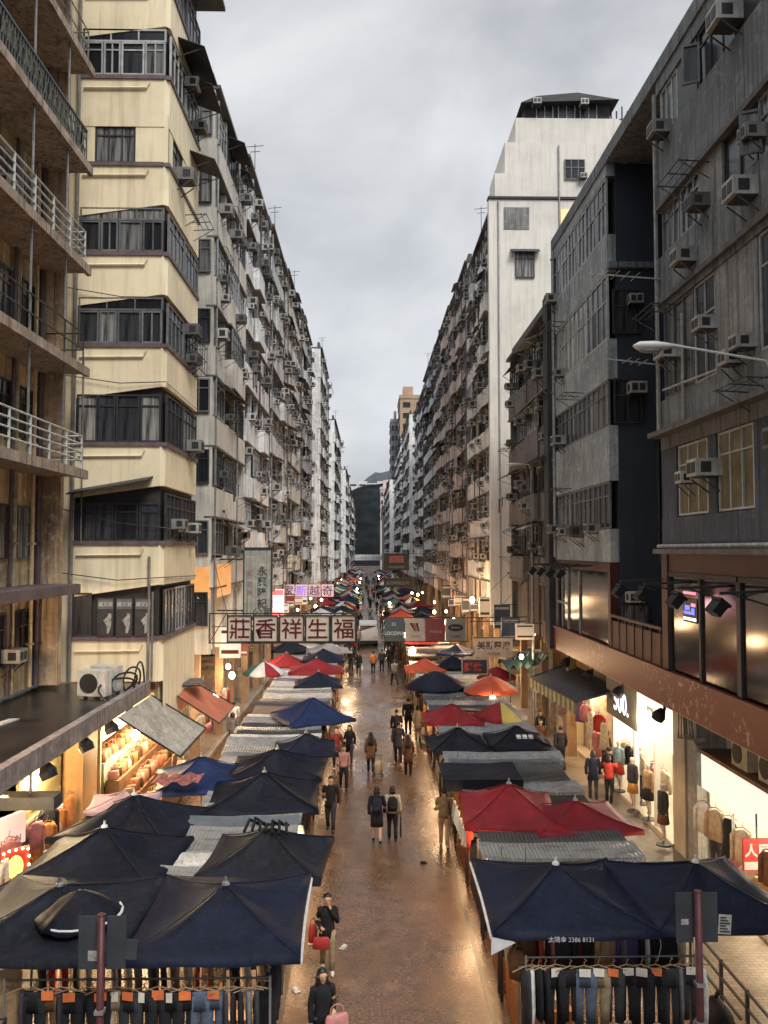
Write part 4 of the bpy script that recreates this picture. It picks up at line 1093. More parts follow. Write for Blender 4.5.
def stall(label, x0, x1, y0, y1, seed, roofs, z=2.32, drop=None, group=None):
    r = random.Random(seed)
    t = thing('market_stall', label, 'market stall', ((x0+x1)/2, (y0+y1)/2, 0), 0, group)
    for x in (x0+.05, x1-.05):
        for y in (y0+.06, y1-.06):
            g = MB(); g.bar((x,y,0),(x,y,z-.08),.05); part('post', g, IRON, t, world=True)
    n = len(roofs); dy = (y1-y0)/n
    for i, k in enumerate(roofs):
        g = sheet(x0-r.uniform(0,.2), x1+r.uniform(0,.2), y0+i*dy-.06, y0+(i+1)*dy+.05, z+.03*(i % 2)+r.uniform(0,.05), r.uniform(.0,.16), r)
        part('roof_sheet', g, ROOFS[k], t, world=True, smooth=False)
    g = MB(); g.bar((x0,y0+.03,z-.1),(x1,y0+.03,z-.1),.045); g.bar((x0,y1-.03,z-.1),(x1,y1-.03,z-.1),.045); g.bar((x0+.02,y0,z-.13),(x0+.02,y1,z-.13),.045); g.bar((x1-.02,y0,z-.13),(x1-.02,y1,z-.13),.045)
    part('roof_frame', g, IRON, t, world=True)
    lane = x1 if x1 < 0 else x0; s = -1 if x1 < 0 else 1
    g = MB(); g.box(lane+s*.12, y0+.15, .0, lane+s*1.0, y1-.15, .82); part('counter', g, CLOTHS[r.randrange(5)], t, world=True)
    g = MB()
    yy = y0+.25
    while yy < y1-.5:
        w = r.uniform(.28,.45); g.box(lane+s*.2, yy, .823, lane+s*.85, yy+w, .823+r.uniform(.1,.4)); yy += w+.05
    part('goods_row', g, GOODS, t, world=True)
    if drop is not None:
        g = MB(); N = 14
        pts = []
        for i in range(N+1):
            y = y0+(y1-y0)*i/N
            for zz in (.85, z-.15): pts.append((lane+s*(.02+.035*math.sin(i*2.2)), y, zz))
        g.add(pts, [(2*i,2*i+2,2*i+3,2*i+1) for i in range(N)]); part('drop_cloth', g, CLOTHS[drop], t, world=True)
    return t
lx0, lx1 = -4.1, -1.75
for i, (y0, y1, rf, l) in enumerate([
  (13.9, 16.1, [6,2,1], 'clothes stall at the front under the large navy and charcoal umbrellas'),
  (16.4, 18.9, [0,3,0], 'stall with ribbed pale roof under the crumpled charcoal umbrella'),
  (19.1, 21.4, [0,6,2,0], 'stall with a strip of blue grey tarpaulin and ribbed sheets on its roof'),
  (21.6, 24.9, [2,6,4], 'stall under the pair of broad black navy umbrellas'),
  (25.1, 27.9, [3,2,6,0], 'stall with pale and grey roof strips under the small navy umbrella'),
  (28.1, 30.6, [2,3,4,0], 'stall with mixed grey tarpaulins before the bright blue umbrella'),
  (30.8, 33.6, [4,2,3], 'stall under the bright navy blue umbrella'),
  (33.8, 36.6, [5,4,2], 'stall with brown and black roof tarpaulins past the bright blue umbrella'),
  (36.8, 39.3, [3,0,3], 'stall with the palest flat roof before the wide red umbrella'),
  (39.5, 42.6, [2,3,6], 'stall below the five-character sign'),
  (42.8, 46.0, [3,3,2], 'stall under the wide red umbrella'),
  (46.2, 50.5, [2,3,0], 'stall behind the wide red umbrella')]):
    stall(l, lx0-(.5 if i > 3 else 0), lx1, y0, y1, 100+i, rf, drop=(1 if i in (5,8) else None), z=2.32+.05*(i % 3))
rx0, rx1 = 2.6, 5.7
for i, (y0, y1, rf, l) in enumerate([
  (14.7, 16.8, [1,2,6], 'clothes stall at the front under two large navy umbrellas'),
  (17.0, 19.4, [0,0,1], 'stall with a broad ribbed grey roof between navy and red umbrellas'),
  (19.6, 22.4, [4,1,4], 'stall under the wide bright red umbrella'),
  (22.6, 25.4, [2,4,1], 'stall with an orange side cloth under a flat black tarpaulin'),
  (25.6, 27.6, [6,2,1], 'stall with smooth grey roof sheets before the logo umbrella'),
  (27.8, 30.6, [4,6,2], 'stall under the logo umbrella'),
  (30.8, 33.8, [2,6,4], 'stall with a long grey roof strip under the red and yellow wedges'),
  (34.0, 37.0, [4,2,1], 'stall with black roof just before the eight-sided umbrella'),
  (37.2, 41.0, [6,4,2], 'stall under the eight-sided navy umbrella, lit by a bare bulb'),
  (41.2, 44.4, [5,3,2], 'stall with pale boards on its roof under the four shop panels'),
  (44.6, 49.5, [3,3,5], 'stall under the scarlet umbrella')]):
    stall(l, rx0, rx1+(.3 if i > 3 else 0), y0, y1, 200+i, rf, drop=(0 if i == 3 else None), z=2.32+.05*(i % 2))
r = random.Random(77)
for side in (-1, 1):
    y = 51.5; k = 0
    while y < 240:
        d = r.uniform(3.4,4.4); x0, x1 = (-4.8,-1.8) if side < 0 else (2.6,5.9)
        q = r.choice(('pale','grey','dark')); rf = {'pale':[3,0,3],'grey':[0,2,6],'dark':[1,4,1]}[q]
        wh = 'halfway down' if y < 100 else 'at the far end of'
        stall('%s-roofed stall %s the market on the %s row' % (q, wh, 'left' if side < 0 else 'right'), x0, x1, y, y+d-.15, 300+k, rf, 2.3+r.uniform(0,.2), None, 'small stalls down the market, %s row, %s' % ('left' if side < 0 else 'right', q))
        y += d; k += 1
# flat black tarpaulin and frilled edge on the other side's stalls
g = sheet(2.05, 4.25, 22.9, 24.6, 2.66, .05, random.Random(1)); g.add([(2.05,22.88,2.63),(4.25,22.88,2.63),(4.25,22.86,2.28),(2.05,22.86,2.33)], [(0,1,2,3)])
tag(part('tarpaulin', g, NAVYD), 'flat black tarpaulin stretched over the lane end of an orange-lit stall', 'tarpaulin')
g = MB(); pts = []
for i in range(25):
    y = 19.45+2.7*i/24
    pts += [(2.28+.05*math.sin(i*2.4), y, 2.34+.03*math.sin(i)), (2.22+.06*math.cos(i*1.9), y, 2.02+.05*math.sin(i*1.7))]
g.add(pts, [(2*i,2*i+2,2*i+3,2*i+1) for i in range(24)])
tag(part('lace_frill', g, WHTC), 'white crumpled frill hanging from the lane edge of the red umbrella stall', 'frill')
# crumpled teal tarpaulin by the pavement
g = MB(); r = random.Random(8); N = 9
pts = [(6.6+1.9*i/N, 39+3.4*j/N, 3.3+.5*i/N+r.uniform(-.22,.22)) for j in range(N+1) for i in range(N+1)]
g.add(pts, [(j*(N+1)+i, j*(N+1)+i+1, (j+1)*(N+1)+i+1, (j+1)*(N+1)+i) for j in range(N) for i in range(N)])
for x, y in ((6.7,39.2),(6.7,42.2),(8.4,39.2)): g.bar((x,y,.13),(x,y,3.3),.05)
tag(part('tarpaulin', g, TEAL), 'crumpled dark teal tarpaulin strung up beside the brown house', 'tarpaulin')
# red striped rag on the blue umbrella
g = MB(); pts = []
for i in range(10): pts += [(-5.75+.14*i, 22.35+.05*math.sin(i*2), 2.72+.07*math.sin(i*1.7)), (-5.65+.14*i, 22.8+.06*math.cos(i), 2.86+.05*math.sin(i*2.3))]
g.add(pts, [(2*i,2*i+2,2*i+3,2*i+1) for i in range(9)])
tag(part('rag', g, mat('striped_rag', (.2,.07,.06), .8, .6, 9)), 'crumpled dark red cloth tucked between two navy umbrellas', 'cloth')

# ------------------------------------------------------------------ awnings of the shops
def slope(name, label, pts, m, frame=True, valance=None, vm=None):
    g = MB(); a, b_, c, d = [Vector(p) for p in pts]   # top0, top1, bottom1, bottom0
    N = 8; vs = []
    for j in range(N+1):
        for i in range(N+1):
            f = i/N; k = j/N; p = a.lerp(b_, f).lerp(d.lerp(c, f), k); p.z -= .05*math.sin(math.pi*k)*(1-.2*math.sin(3*math.pi*f)); vs.append(p)
    t = thing(name, label, 'awning', (*((a+b_+c+d)/4).xy, 0))
    g.add(vs, [(j*(N+1)+i, j*(N+1)+i+1, (j+1)*(N+1)+i+1, (j+1)*(N+1)+i) for j in range(N) for i in range(N)])
    part('sheet', g, m, t, world=True, smooth=True)
    g = MB(); g.bar(d, c, .05); g.bar(a, d, .04); g.bar(b_, c, .04); part('frame', g, IRON, t, world=True)
    if valance:
        g = MB(); n = 22
        for i in range(n):
            p = d.lerp(c, i/n); q = d.lerp(c, (i+1)/n); h = valance
            g.add([p, q, (q.x,q.y,q.z-h), ((p.x+q.x)/2,(p.y+q.y)/2,p.z-h*1.15), (p.x,p.y,p.z-h)], [(0,1,2,3,4)], i % 2)
        part('valance', g, vm, t, world=True)
    return t
slope('shop_awning', 'long dirty grey cloth awning sloping down over the handbag shop', [(-6.70,22.6,4.42),(-6.70,26.0,4.42),(-5.5,28.6,2.85),(-5.5,24.7,2.85)], mat('awning_cloth_grey', (.36,.33,.28), .8, .25, 1.5, streak=.5))
slope('shop_awning', 'orange red cloth awning sloping down beside the grey one', [(-6.36,28.0,4.05),(-6.36,30.9,4.05),(-5.1,32.2,2.95),(-5.1,28.9,2.95)], mat('awning_cloth_orange', (.42,.13,.07), .8, .2, 1.5, streak=.4))
slope('shop_awning', 'dark shop awning with a green and cream striped valance under the fascia', [(9.0,29.8,3.9),(9.0,37,3.9),(7.1,36.4,3.35),(7.6,30.4,3.35)], AWM[0], valance=.42, vm=[mat('stripe_green', (.14,.17,.07), .8), mat('stripe_cream', (.42,.38,.24), .8)])
g = MB()
t = thing('loose_roof_board', 'dark warped plywood board lying on a ledge above the orange awning', 'board', (-6.5,29.6,4.25), R(15)); g.box(-.7,-.6,0,.7,.6,.04); part('board', g, mat('ply_dark', (.1,.085,.07), .8, .3, 2), t); g = MB(); g.bar((-.6,-.7,-.03),(.6,-.7,-.03),.05); part('batten', g, IRON, t)

# ------------------------------------------------------------------ lit bulbs of the market
BULB = glow('bulb_warm', (1, .78, .48), 30)
def bulb(label, x, y, z, e, s=.09, c=(1,.62,.32), group=None):
    t = thing('light_bulb', label, 'light bulb', (x,y,z), 0, group)
    g = MB(); g.ell((0,0,0),(s,s,s*1.2),10,7); part('glass_bulb', g, BULB, t, True)
    g = MB(); g.tube([(0,0,s),(0,0,s+.12)],.035,6); g.tube([(0,0,s+.12),(0,0,s+.5)],.008,4); part('socket', g, IRON, t)
    if e: pl(x, y, z-.18, e, c, .35)
WARM = (1,.60,.30)
# ------------------------------------------------------------------ figures
def skin_mesh(vs, es, rs, root, m, name, sub=1):
    me = bpy.data.meshes.new(name); me.from_pydata(vs, es, []); o = bpy.data.objects.new('tmp', me); COL.objects.link(o)
    md = o.modifiers.new('s', 'SKIN'); md.use_smooth_shade = True
    lay = me.skin_vertices[0].data
    for i, r_ in enumerate(rs): lay[i].radius = (r_, r_) if not isinstance(r_, tuple) else r_
    lay[root].use_root = True
    sm = o.modifiers.new('b', 'SUBSURF'); sm.levels = sub; sm.render_levels = sub
    bpy.context.view_layer.update()
    out = bpy.data.meshes.new_from_object(o.evaluated_get(bpy.context.evaluated_depsgraph_get()))
    bpy.data.objects.remove(o); bpy.data.meshes.remove(me)
    out.name = name; out.materials.clear(); out.materials.append(m)
    return out
SKIN = mat('skin', (.50,.31,.21), .55, .08, 9, spec=.35, obj=True)
SKIND = mat('mannequin_skin', (.5,.42,.34), .5, .05, 5, obj=True)
HAIRB = mat('hair_black', (.012,.010,.010), .45, .3, 30, obj=True)
HAIRN = mat('hair_brown', (.035,.02,.013), .45, .3, 30, obj=True)
SHOE = {'black': cloth('shoe_black', (.015,.015,.016), .5), 'white': cloth('shoe_white', (.5,.49,.46), .5), 'brown': cloth('shoe_brown', (.1,.05,.03), .5)}
CC = dict(black=(.014,.014,.017), dark=(.022,.023,.028), navy=(.014,.018,.038), charcoal=(.035,.036,.04), grey=(.14,.14,.145), beige=(.38,.29,.19), cream=(.5,.44,.35), maroon=(.15,.025,.028),
          brown=(.13,.065,.035), pink=(.45,.24,.2), white=(.55,.54,.51), red=(.42,.045,.03), orange=(.5,.13,.04), khaki=(.24,.19,.12), denim=(.075,.1,.145), blue=(.03,.055,.15), tan=(.34,.22,.11), purple=(.09,.06,.16), green=(.05,.09,.06), mustard=(.4,.2,.05), paleblue=(.22,.3,.33), rose=(.4,.17,.19))
def cl(n): return cloth(n, CC[n])
def figure(label, x, y, head, top, bottom, H=1.66, phase=.6, hair='long', haircol=None, la='swing', ra='swing', coat=.78, legs='trousers', shoe='black', hood=False, z=0., cat='person', name='person', group=None, fem=False, manq=False, fingers=True, lean=0.):
    k = H/1.70; t = thing(name, label, cat, (x, y, z), R(head), group)
    S = lambda p: (p[0]*k, p[1]*k, p[2]*k)
    sw = .165 if fem else .185
    vs, es, rs = [], [], []
    def V(p, r_, par=None):
        vs.append(S(p)); rs.append(r_*k if not isinstance(r_, tuple) else (r_[0]*k, r_[1]*k))
        if par is not None: es.append((par, len(vs)-1))
        return len(vs)-1
    ly = -lean
    pel = V((0,.0,.95), .105); spn = V((0,ly*.4,1.12), .09, pel); che = V((0,ly*.8,1.28), .095, spn); nk0 = V((0,ly+.01,1.42), .055, che); nk1 = V((0,ly-.005,1.50), .05, nk0)
    hd0 = V((0,ly-.02,1.565), .075, nk1); hd1 = V((0,ly-.01,1.63), .088, hd0); hd2 = V((0,ly,1.675), .06, hd1)
    joints = {}
    for s in (-1, 1):
        p = phase*s
        hip = V((s*.09,0,.90), .092, pel)
        kn = (s*.10, -.17*p-.04, .50); an = (s*.10, -.30*p+(.09 if p < 0 else 0), .09 + (.07*abs(p) if p < 0 else 0))
        kni = V(kn, .06, hip); ani = V(an, .042, kni)
        V((an[0]*1.1, an[1]-.09, max(.035, an[2]-.05)), .036, ani)
        joints[('leg', s)] = ((s*.09,0,.90), kn, an)
        mode = la if s > 0 else ra
        sh = (s*sw, ly+.0, 1.385)
        if mode == 'swing': el = (s*(sw+.06), ly+.12*p+.02, 1.12); ha = (s*(sw+.05), ly+.22*p-.06, .88)
        elif mode == 'bent': el = (s*(sw+.06), ly+.05, 1.11); ha = (s*(sw-.02), ly-.22, 1.08)
        elif mode == 'face': el = (s*(sw+.05), ly-.12, 1.17); ha = (s*.06, ly-.15, 1.46)
        elif mode == 'carry': el = (s*(sw+.06), ly+.0, 1.11); ha = (s*(sw+.06), ly-.06, .84)
        elif mode == 'reach': el = (s*(sw+.06), ly-.2, 1.26); ha = (s*(sw), ly-.46, 1.30)
        elif mode == 'hip': el = (s*(sw+.14), ly+.05, 1.12); ha = (s*(sw+.0), ly-.1, 1.0)
        else: el = (s*(sw+.05), ly+.01, 1.11); ha = (s*(sw+.04), ly-.02, .85)
        si = V((s*sw*.9, ly, 1.365), .045, che); ei = V(el, .044, si); wi = V(ha, .03, ei)
        d = (Vector(ha)-Vector(el)).normalized(); side = d.cross(Vector((0,1,0) if abs(d.y) < .8 else (1,0,0))).normalized()
        nrm = d.cross(side).normalized()
        pm = Vector(ha)+d*.055; pi_ = V(tuple(pm), .032, wi)
        if fingers:
            for q, (off, ln) in enumerate(((-.027,.062),(-.009,.074),(.009,.07),(.026,.055))):
                a = pm+d*.035+nrm*off*1.0; ai = V(tuple(a), .0095, pi_); b2 = a+d*ln*.55+side*(-s)*.006; bi = V(tuple(b2), .009, ai); V(tuple(b2+d*ln*.4+side*(-s)*.018), .0075, bi)
            a = pm-d*.01-nrm*.04; ai = V(tuple(a), .0105, pi_); V(tuple(a+d*.045-nrm*.012), .009, ai)
        joints[('arm', s)] = (sh, el, ha)
        joints[('hand', s)] = S(tuple(pm))
    link('body', skin_mesh(vs, es, rs, pel, SKIND if manq else SKIN, 'body'), t)
    # jacket
    if top:
        g = MB(); hem = coat; wh = .165 if coat > .8 else .185
        secs = [(0,ly*.1,hem,wh+.02,.135),(0,ly*.2,.97,.165,.13),(0,ly*.45,1.10,.15 if fem else .162,.122),(0,ly*.8,1.26,.172,.135),(0,ly,1.36,.175 if fem else .19,.125),(0,ly+.005,1.425,.125,.095),(0,ly,1.47,.062,.062)]
        if hem < .7: secs.insert(1, (0,0,(hem+.95)/2,wh+.005,.135))
        g.rings([(a*k,b_*k,c*k,d*k,e*k) for a,b_,c,d,e in secs], 14)
        for s in (-1,1):
            sh, el, ha = joints[('arm', s)]
            m1 = Vector(sh).lerp(Vector(el), .5); hd = Vector(el).lerp(Vector(ha), .97)
            g.tube([S((sh[0]*.72,sh[1],sh[2]+.015)), S(sh), S(tuple(m1)), S(el), S(tuple(Vector(el).lerp(Vector(ha),.5))), S(tuple(hd))], .06, 9, rs=[.07*k,.078*k,.066*k,.06*k,.052*k,.047*k])
        if hood: g.ell((0,(ly+.09)*k,1.43*k),(.12*k,.07*k,.09*k),10,6)
        part('jacket', g, cl(top), t, True)
    if bottom:
        g = MB()
        if legs == 'skirt':
            g.rings([(0,0,.52*k,.22*k,.17*k),(0,0,.75*k,.19*k,.145*k),(0,0,.98*k,.15*k,.118*k)], 14); nm = 'skirt'
        else:
            lo = {'trousers':.10,'shorts':.52}[legs]; nm = 'trousers' if legs == 'trousers' else 'shorts'
            g.rings([(0,0,.80*k,.10*k,.09*k),(0,0,.86*k,.165*k,.125*k),(0,0,1.02*k,.155*k,.12*k)], 12)
            for s in (-1,1):
                h_, kn, an = joints[('leg', s)]
                h_ = (h_[0]*.9, h_[1], .93)
                if lo > .3: g.tube([S(h_), S(tuple(Vector(h_).lerp(Vector(kn),.5))), S(tuple(Vector(h_).lerp(Vector(kn),.95)))], .1, 9, rs=[.11*k,.105*k,.1*k])
                else: g.tube([S(h_), S(tuple(Vector(h_).lerp(Vector(kn),.5))), S(kn), S(tuple(Vector(kn).lerp(Vector(an),.5))), S((an[0],an[1],an[2]+.0))], .1, 9, rs=[.108*k,.096*k,.072*k,.062*k,.058*k])
        part(nm, g, cl(bottom), t, True)
    if not manq:
        for s in (-1,1):
            an = joints[('leg', s)][2]; g = MB()
            g.tube([S((an[0],an[1]+.055,an[2]-.035)), S((an[0],an[1],an[2]-.03)), S((an[0]*1.05,an[1]-.1,an[2]-.05)), S((an[0]*1.08,an[1]-.17,an[2]-.058))], .045, 8, rs=[.035*k,.05*k,.044*k,.026*k]); part('shoe', g, SHOE[shoe], t, True)
        hc = HAIRB if haircol is None else haircol
        g = MB(); hy = (ly+.022)*k
        g.ell((0,hy+.014*k,1.65*k),(.094*k,.098*k,.088*k),12,8)
        if hair == 'long': g.rings([(0,hy+.0*k,1.7*k,.08*k,.07*k),(0,hy+.012*k,1.62*k,.112*k,.085*k),(0,hy+.012*k,1.5*k,.125*k,.085*k),(0,hy+.015*k,1.4*k,.15*k,.105*k),(0,hy+.04*k,1.28*k,.15*k,.11*k),(0,hy+.06*k,1.18*k,.11*k,.08*k)], 12)
        elif hair == 'tied': g.tube([(0,hy+.08*k,1.67*k),(0,hy+.14*k,1.62*k),(0,hy+.13*k,1.48*k)], .03, 7)
        elif hair == 'bob': g.rings([(0,hy+.03*k,1.66*k,.095*k,.07*k),(0,hy+.035*k,1.55*k,.105*k,.075*k),(0,hy+.035*k,1.5*k,.095*k,.065*k)], 12)
        part('hair', g, hc, t, True)
        fy = (ly-.088)*k
        g = MB(); g.add([(0,fy-.028*k,1.575*k),(-.014*k,fy+.004,1.572*k),(.014*k,fy+.004,1.572*k),(0,fy+.002,1.615*k)], [(0,1,3),(0,3,2),(0,2,1),(1,2,3)]); part('nose', g, SKIN, t)
        for s in (-1,1):
            g = MB(); g.ell((s*.03*k,fy-.002,1.612*k),(.013*k,.006*k,.007*k),8,5); part('eye', g, HAIRB, t)
            g = MB(); g.ell((s*.083*k,(ly-.005)*k,1.6*k),(.012*k,.02*k,.03*k),7,5); part('ear', g, SKIN, t)
        g = MB(); g.box(-.022*k,fy-.002,1.542*k,.022*k,fy+.01*k,1.55*k); part('mouth', g, mat('lip', (.3,.1,.09), .5), t)
    t['hl'] = 0; del t['hl']
    M_ = Matrix.Translation((x,y,z)) @ Matrix.Rotation(R(head),4,'Z')
    t_hand = {s: M_ @ Vector(joints[('hand', s)]) for s in (-1,1)}
    return t, t_hand, M_
def bag(label, loc, w, h, d, m, rot=0., handle=.18, cat='bag', name='handbag', group=None, flap=None):
    """loc is the grip; the bag hangs below it"""
    t = thing(name, label, cat, (loc[0], loc[1], loc[2]-handle-h), R(rot), group)
    g = MB(); g.rings([(0,0,0,w*.46,d*.4),(0,0,.02,w*.52,d*.5),(0,0,h*.5,w*.52,d*.52),(0,0,h*.9,w*.47,d*.4),(0,0,h,w*.42,d*.25)], 14); part('pouch', g, m, t, True)
    g = MB(); g.tube([(-w*.3,0,h*.9),(-w*.26,0,h+handle*.7),(-w*.1,0,h+handle),(w*.1,0,h+handle),(w*.26,0,h+handle*.7),(w*.3,0,h*.9)], .011, 6); part('strap', g, flap or m, t)
    return t
def backpack(label, M_, H, m, group=None):
    k = H/1.7; loc = M_ @ Vector((0, .19*k, .98*k))
    t = thing('backpack', label, 'backpack', loc, M_.to_euler().z, group)
    g = MB(); g.rings([(0,0,0,.13,.08),(0,.01,.04,.15,.1),(0,.015,.22,.155,.105),(0,.0,.38,.13,.085),(0,-.01,.43,.07,.05)], 14); part('sack', g, m, t, True)
    g = MB(); g.rings([(0,.09,.05,.1,.035),(0,.1,.12,.11,.045),(0,.095,.19,.1,.03)], 10); part('pocket', g, m, t, True)
    for s in (-1,1):
        g = MB(); g.tube([(s*.08,-.08,.05),(s*.12,-.3,.2),(s*.1,-.26,.42),(s*.07,-.06,.4)], .018, 5); part('shoulder_strap', g, m, t)
    return t
PB = lambda n, c: mat('bag_'+n, c, .55, .2, 6, obj=True)
PINKB = PB('pink', (.42,.18,.17)); REDB = PB('red', (.3,.025,.025)); BLKB = PB('black', (.014,.014,.016)); WHTB = PB('white', (.6,.6,.58)); TANB = PB('tan', (.35,.2,.1))
# --- people in the lane
t, h, M_ = figure('long-haired woman in a black coat carrying pink bags at the foot of the lane', -.78, 14.75, 18, 'black', 'charcoal', 1.62, .5, 'long', fem=True, coat=.72, la='bent', ra='carry')
bag('large dusty pink tote hanging at the elbow of the black-coated woman', (h[1].x+.06, h[1].y-.02, 1.16), .42, .34, .16, PINKB, 20, .16, 'tote bag')
bag('smaller pink bag in the lowered hand of the black-coated woman', (h[-1].x, h[-1].y, h[-1].z), .24, .3, .12, PINKB, 30, .14, 'tote bag')
g = MB(); g.box(-.16,-.1,0,.16,.1,.36); g.bar((-.08,0,.36),(-.06,0,.48),.012); g.bar((-.06,0,.48),(.06,0,.48),.012); g.bar((.06,0,.48),(.08,0,.36),.012)
tag(part('carrier_bag', g, WHTB, loc=(-1.3,14.75,.0), rot=(0,0,R(15))), 'white paper carrier bag beside the woman with pink bags', 'bag')
t, h, M_ = figure('woman in a black jacket lifting a hand to her face, red bags in front', -.85, 17.95, 5, 'black', 'khaki', 1.6, .35, 'tied', fem=True, la='face', ra='bent', shoe='white')
bag('red shoulder bag held before the woman lifting her hand to her face', (-.97, 17.72, 1.03), .34, .24, .12, REDB, 5, .2, 'handbag', flap=BLKB)
bag('red carrier bag hanging at the hip of the woman lifting her hand', (-1.16, 17.92, 1.12), .2, .36, .12, REDB, 40, .12, 'bag')
figure('man in a dark open jacket walking up beside the black navy umbrellas', -1.18, 26.7, -4, 'black', 'dark', 1.7, .4, 'short', la='swing', ra='bent')
t, h, M_ = figure('person seen from behind in a long dark coat with bare calves and a dark backpack', .28, 25.7, 180, 'black', 'black', 1.66, .5, 'bob', coat=.5, legs='shorts', la='swing', ra='swing')
backpack('dark backpack worn over the long dark coat', M_, 1.66, cl('navy'))
t, h, M_ = figure('person seen from behind in a cream jacket with a black backpack, holding a long umbrella', .76, 25.9, 180, 'cream', 'black', 1.62, .35, 'bob', la='swing', ra='carry', coat=.88)
backpack('black backpack worn over the cream jacket', M_, 1.62, cl('black'))
g = MB(); g.tube([(0,0,0),(0,0,.1),(0,0,.7)], .02, 7, rs=[.008,.03,.018]); g.tube([(0,0,.7),(0,0,.86),(.04,0,.9),(.07,0,.86)], .01, 6)
tag(part('walking_umbrella', g, BLKB, loc=(h[-1].x+.02,h[-1].y,.03), rot=(R(8),0,0)), 'furled black umbrella held like a stick by the person in the cream jacket', 'umbrella')
t, h, M_ = figure('man seen from behind in a khaki jacket and pale trousers by the drain line', 2.3, 25.3, 172, 'khaki', 'beige', 1.72, .3, 'short', la='bent', ra='carry', shoe='white', coat=.86)
bag('black bag hanging at the side of the man in pale trousers', (2.62, 25.15, 1.12), .26, .36, .16, BLKB, 60, .3, 'bag')
figure('woman in a pale pink jacket and black trousers coming up the lane', -.9, 31.3, 6, 'pink', 'black', 1.6, .45, 'tied', fem=True, coat=.9)
figure('person in a maroon jacket walking beside the bright blue umbrella', -1.28, 34.2, 0, 'maroon', 'dark', 1.66, .5, 'short')
figure('woman in a black jacket beside the person in maroon', -.76, 34.9, -8, 'black', 'dark', 1.6, .5, 'long', fem=True, coat=.7)
t, h, M_ = figure('woman with long hair seen from behind in a brown coat pulling a pale trolley bag', .12, 33.6, 180, 'brown', 'black', 1.6, .4, 'long', fem=True, coat=.6, la='carry')
s = thing('trolley_bag', 'pale shopping trolley bag pulled by the woman in the brown coat', 'shopping trolley', (.42, 33.1, 0), R(170))
g = MB(); g.rings([(0,0,.08,.16,.12),(0,0,.12,.18,.14),(0,0,.45,.19,.14),(0,0,.58,.15,.1)], 12); part('sack', g, cl('beige'), s, True)
g = MB(); g.bar((-.13,.12,.05),(-.13,.12,.85),.018); g.bar((.13,.12,.05),(.13,.12,.85),.018); g.bar((-.13,.12,.85),(.13,.12,.85),.02); part('handle', g, IRON, s)
for sx in (-1,1):
    g = MB(); g.rings([(0,0,-.015,.06,.06),(0,0,.015,.06,.06)], 12); g.xf(Matrix.Translation((sx*.17,.08,.06)) @ Matrix.Rotation(R(90),4,'Y')); part('wheel', g, BLKB, s)
figure('person in a dark coat seen from behind left of the one in a rust coat', 1.27, 35.1, 180, 'dark', 'black', 1.7, .4, 'short', coat=.62)
figure('woman in a rust brown coat seen from behind near the drain line', 1.6, 33.2, 178, 'brown', 'black', 1.58, .35, 'long', fem=True, coat=.55, haircol=HAIRN)
t, h, M_ = figure('person in black carrying a bulky black backpack up the lane', 1.3, 37.8, 182, 'black', 'black', 1.7, .4, 'short')
backpack('bulky black backpack on the person in black', M_, 1.7, cl('black'))
figure('person in a black jacket beside a beige-coated one, seen from behind', 1.95, 40.4, 176, 'black', 'dark', 1.72, .3, 'short', coat=.7)
t, h, M_ = figure('person in a beige coat holding a white bag at the lane edge', 2.35, 39.2, 170, 'beige', 'khaki', 1.62, .2, 'bob', fem=True, coat=.6, ra='carry')
bag('white carrier bag held beside the beige coat', h[-1], .28, .34, .14, WHTB, 10, .14, 'bag')
t, h, M_ = figure('woman in a black coat walking with a pale bag, middle of the far lane', -.66, 59.5, 3, 'black', 'dark', 1.6, .5, 'long', fem=True, coat=.6, fingers=False)
bag('pale bag carried by the woman in black in the far lane', h[1], .25, .3, .12, WHTB, 10, .14, 'bag')
figure('person in an orange brown top standing in the far lane', .38, 60, 175, 'orange', 'dark', 1.62, .3, 'short', fingers=False)
figure('person in a dark jacket beside the orange brown top', 1.02, 61, 180, 'dark', 'black', 1.62, .4, 'short', fingers=False)
figure('person in a light grey top striding in front of the scarlet umbrella stall', 1.75, 55, 200, 'grey', 'dark', 1.68, .9, 'short', fingers=False)
figure('person in black at the lane edge beside the wide red umbrella', -1.25, 62, 5, 'black', 'dark', 1.68, .3, 'short', fingers=False)
figure('person in a dark coat by the four shop panels', 1.9, 66, 185, 'dark', 'dark', 1.7, .3, 'short', fingers=False)
r = random.Random(14)
MID = ['black','grey','navy','red','brown','beige','charcoal','pink','white','dark','blue','khaki','maroon','black','green','tan']
for i, tp in enumerate(MID):
    y = 63+i*2.6
    figure('%s-topped shopper, %s of the loose knot of people around the van' % (tp, ('first','second','third','fourth','fifth','sixth','seventh','eighth','ninth','tenth','eleventh','twelfth','thirteenth','fourteenth','fifteenth','sixteenth')[i]), (-1.3 if i % 2 else 1.9)+r.uniform(-.35,.5), y, r.choice((0,180))+r.uniform(-25,25), tp, r.choice(('black','dark','denim')), r.uniform(1.55,1.75), r.uniform(.2,.6), r.choice(('short','long','bob')), fingers=False)
r = random.Random(12)
for i in range(34):
    y = 80 + (i*5.3) + r.uniform(-2,2); y = y if y < 240 else 82+r.uniform(0,70)
    tp = r.choice(('black','dark','navy','grey','red','beige','charcoal','white'))
    figure('small distant figure in a %s top far down the market lane' % tp, r.uniform(-1.5,2.2), y, r.choice((0,180))+r.uniform(-20,20), tp, r.choice(('black','dark','denim')), r.uniform(1.55,1.75), r.uniform(.2,.6), r.choice(('short','long','bob')), fingers=False, group='distant shoppers in the lane, %s top' % tp)
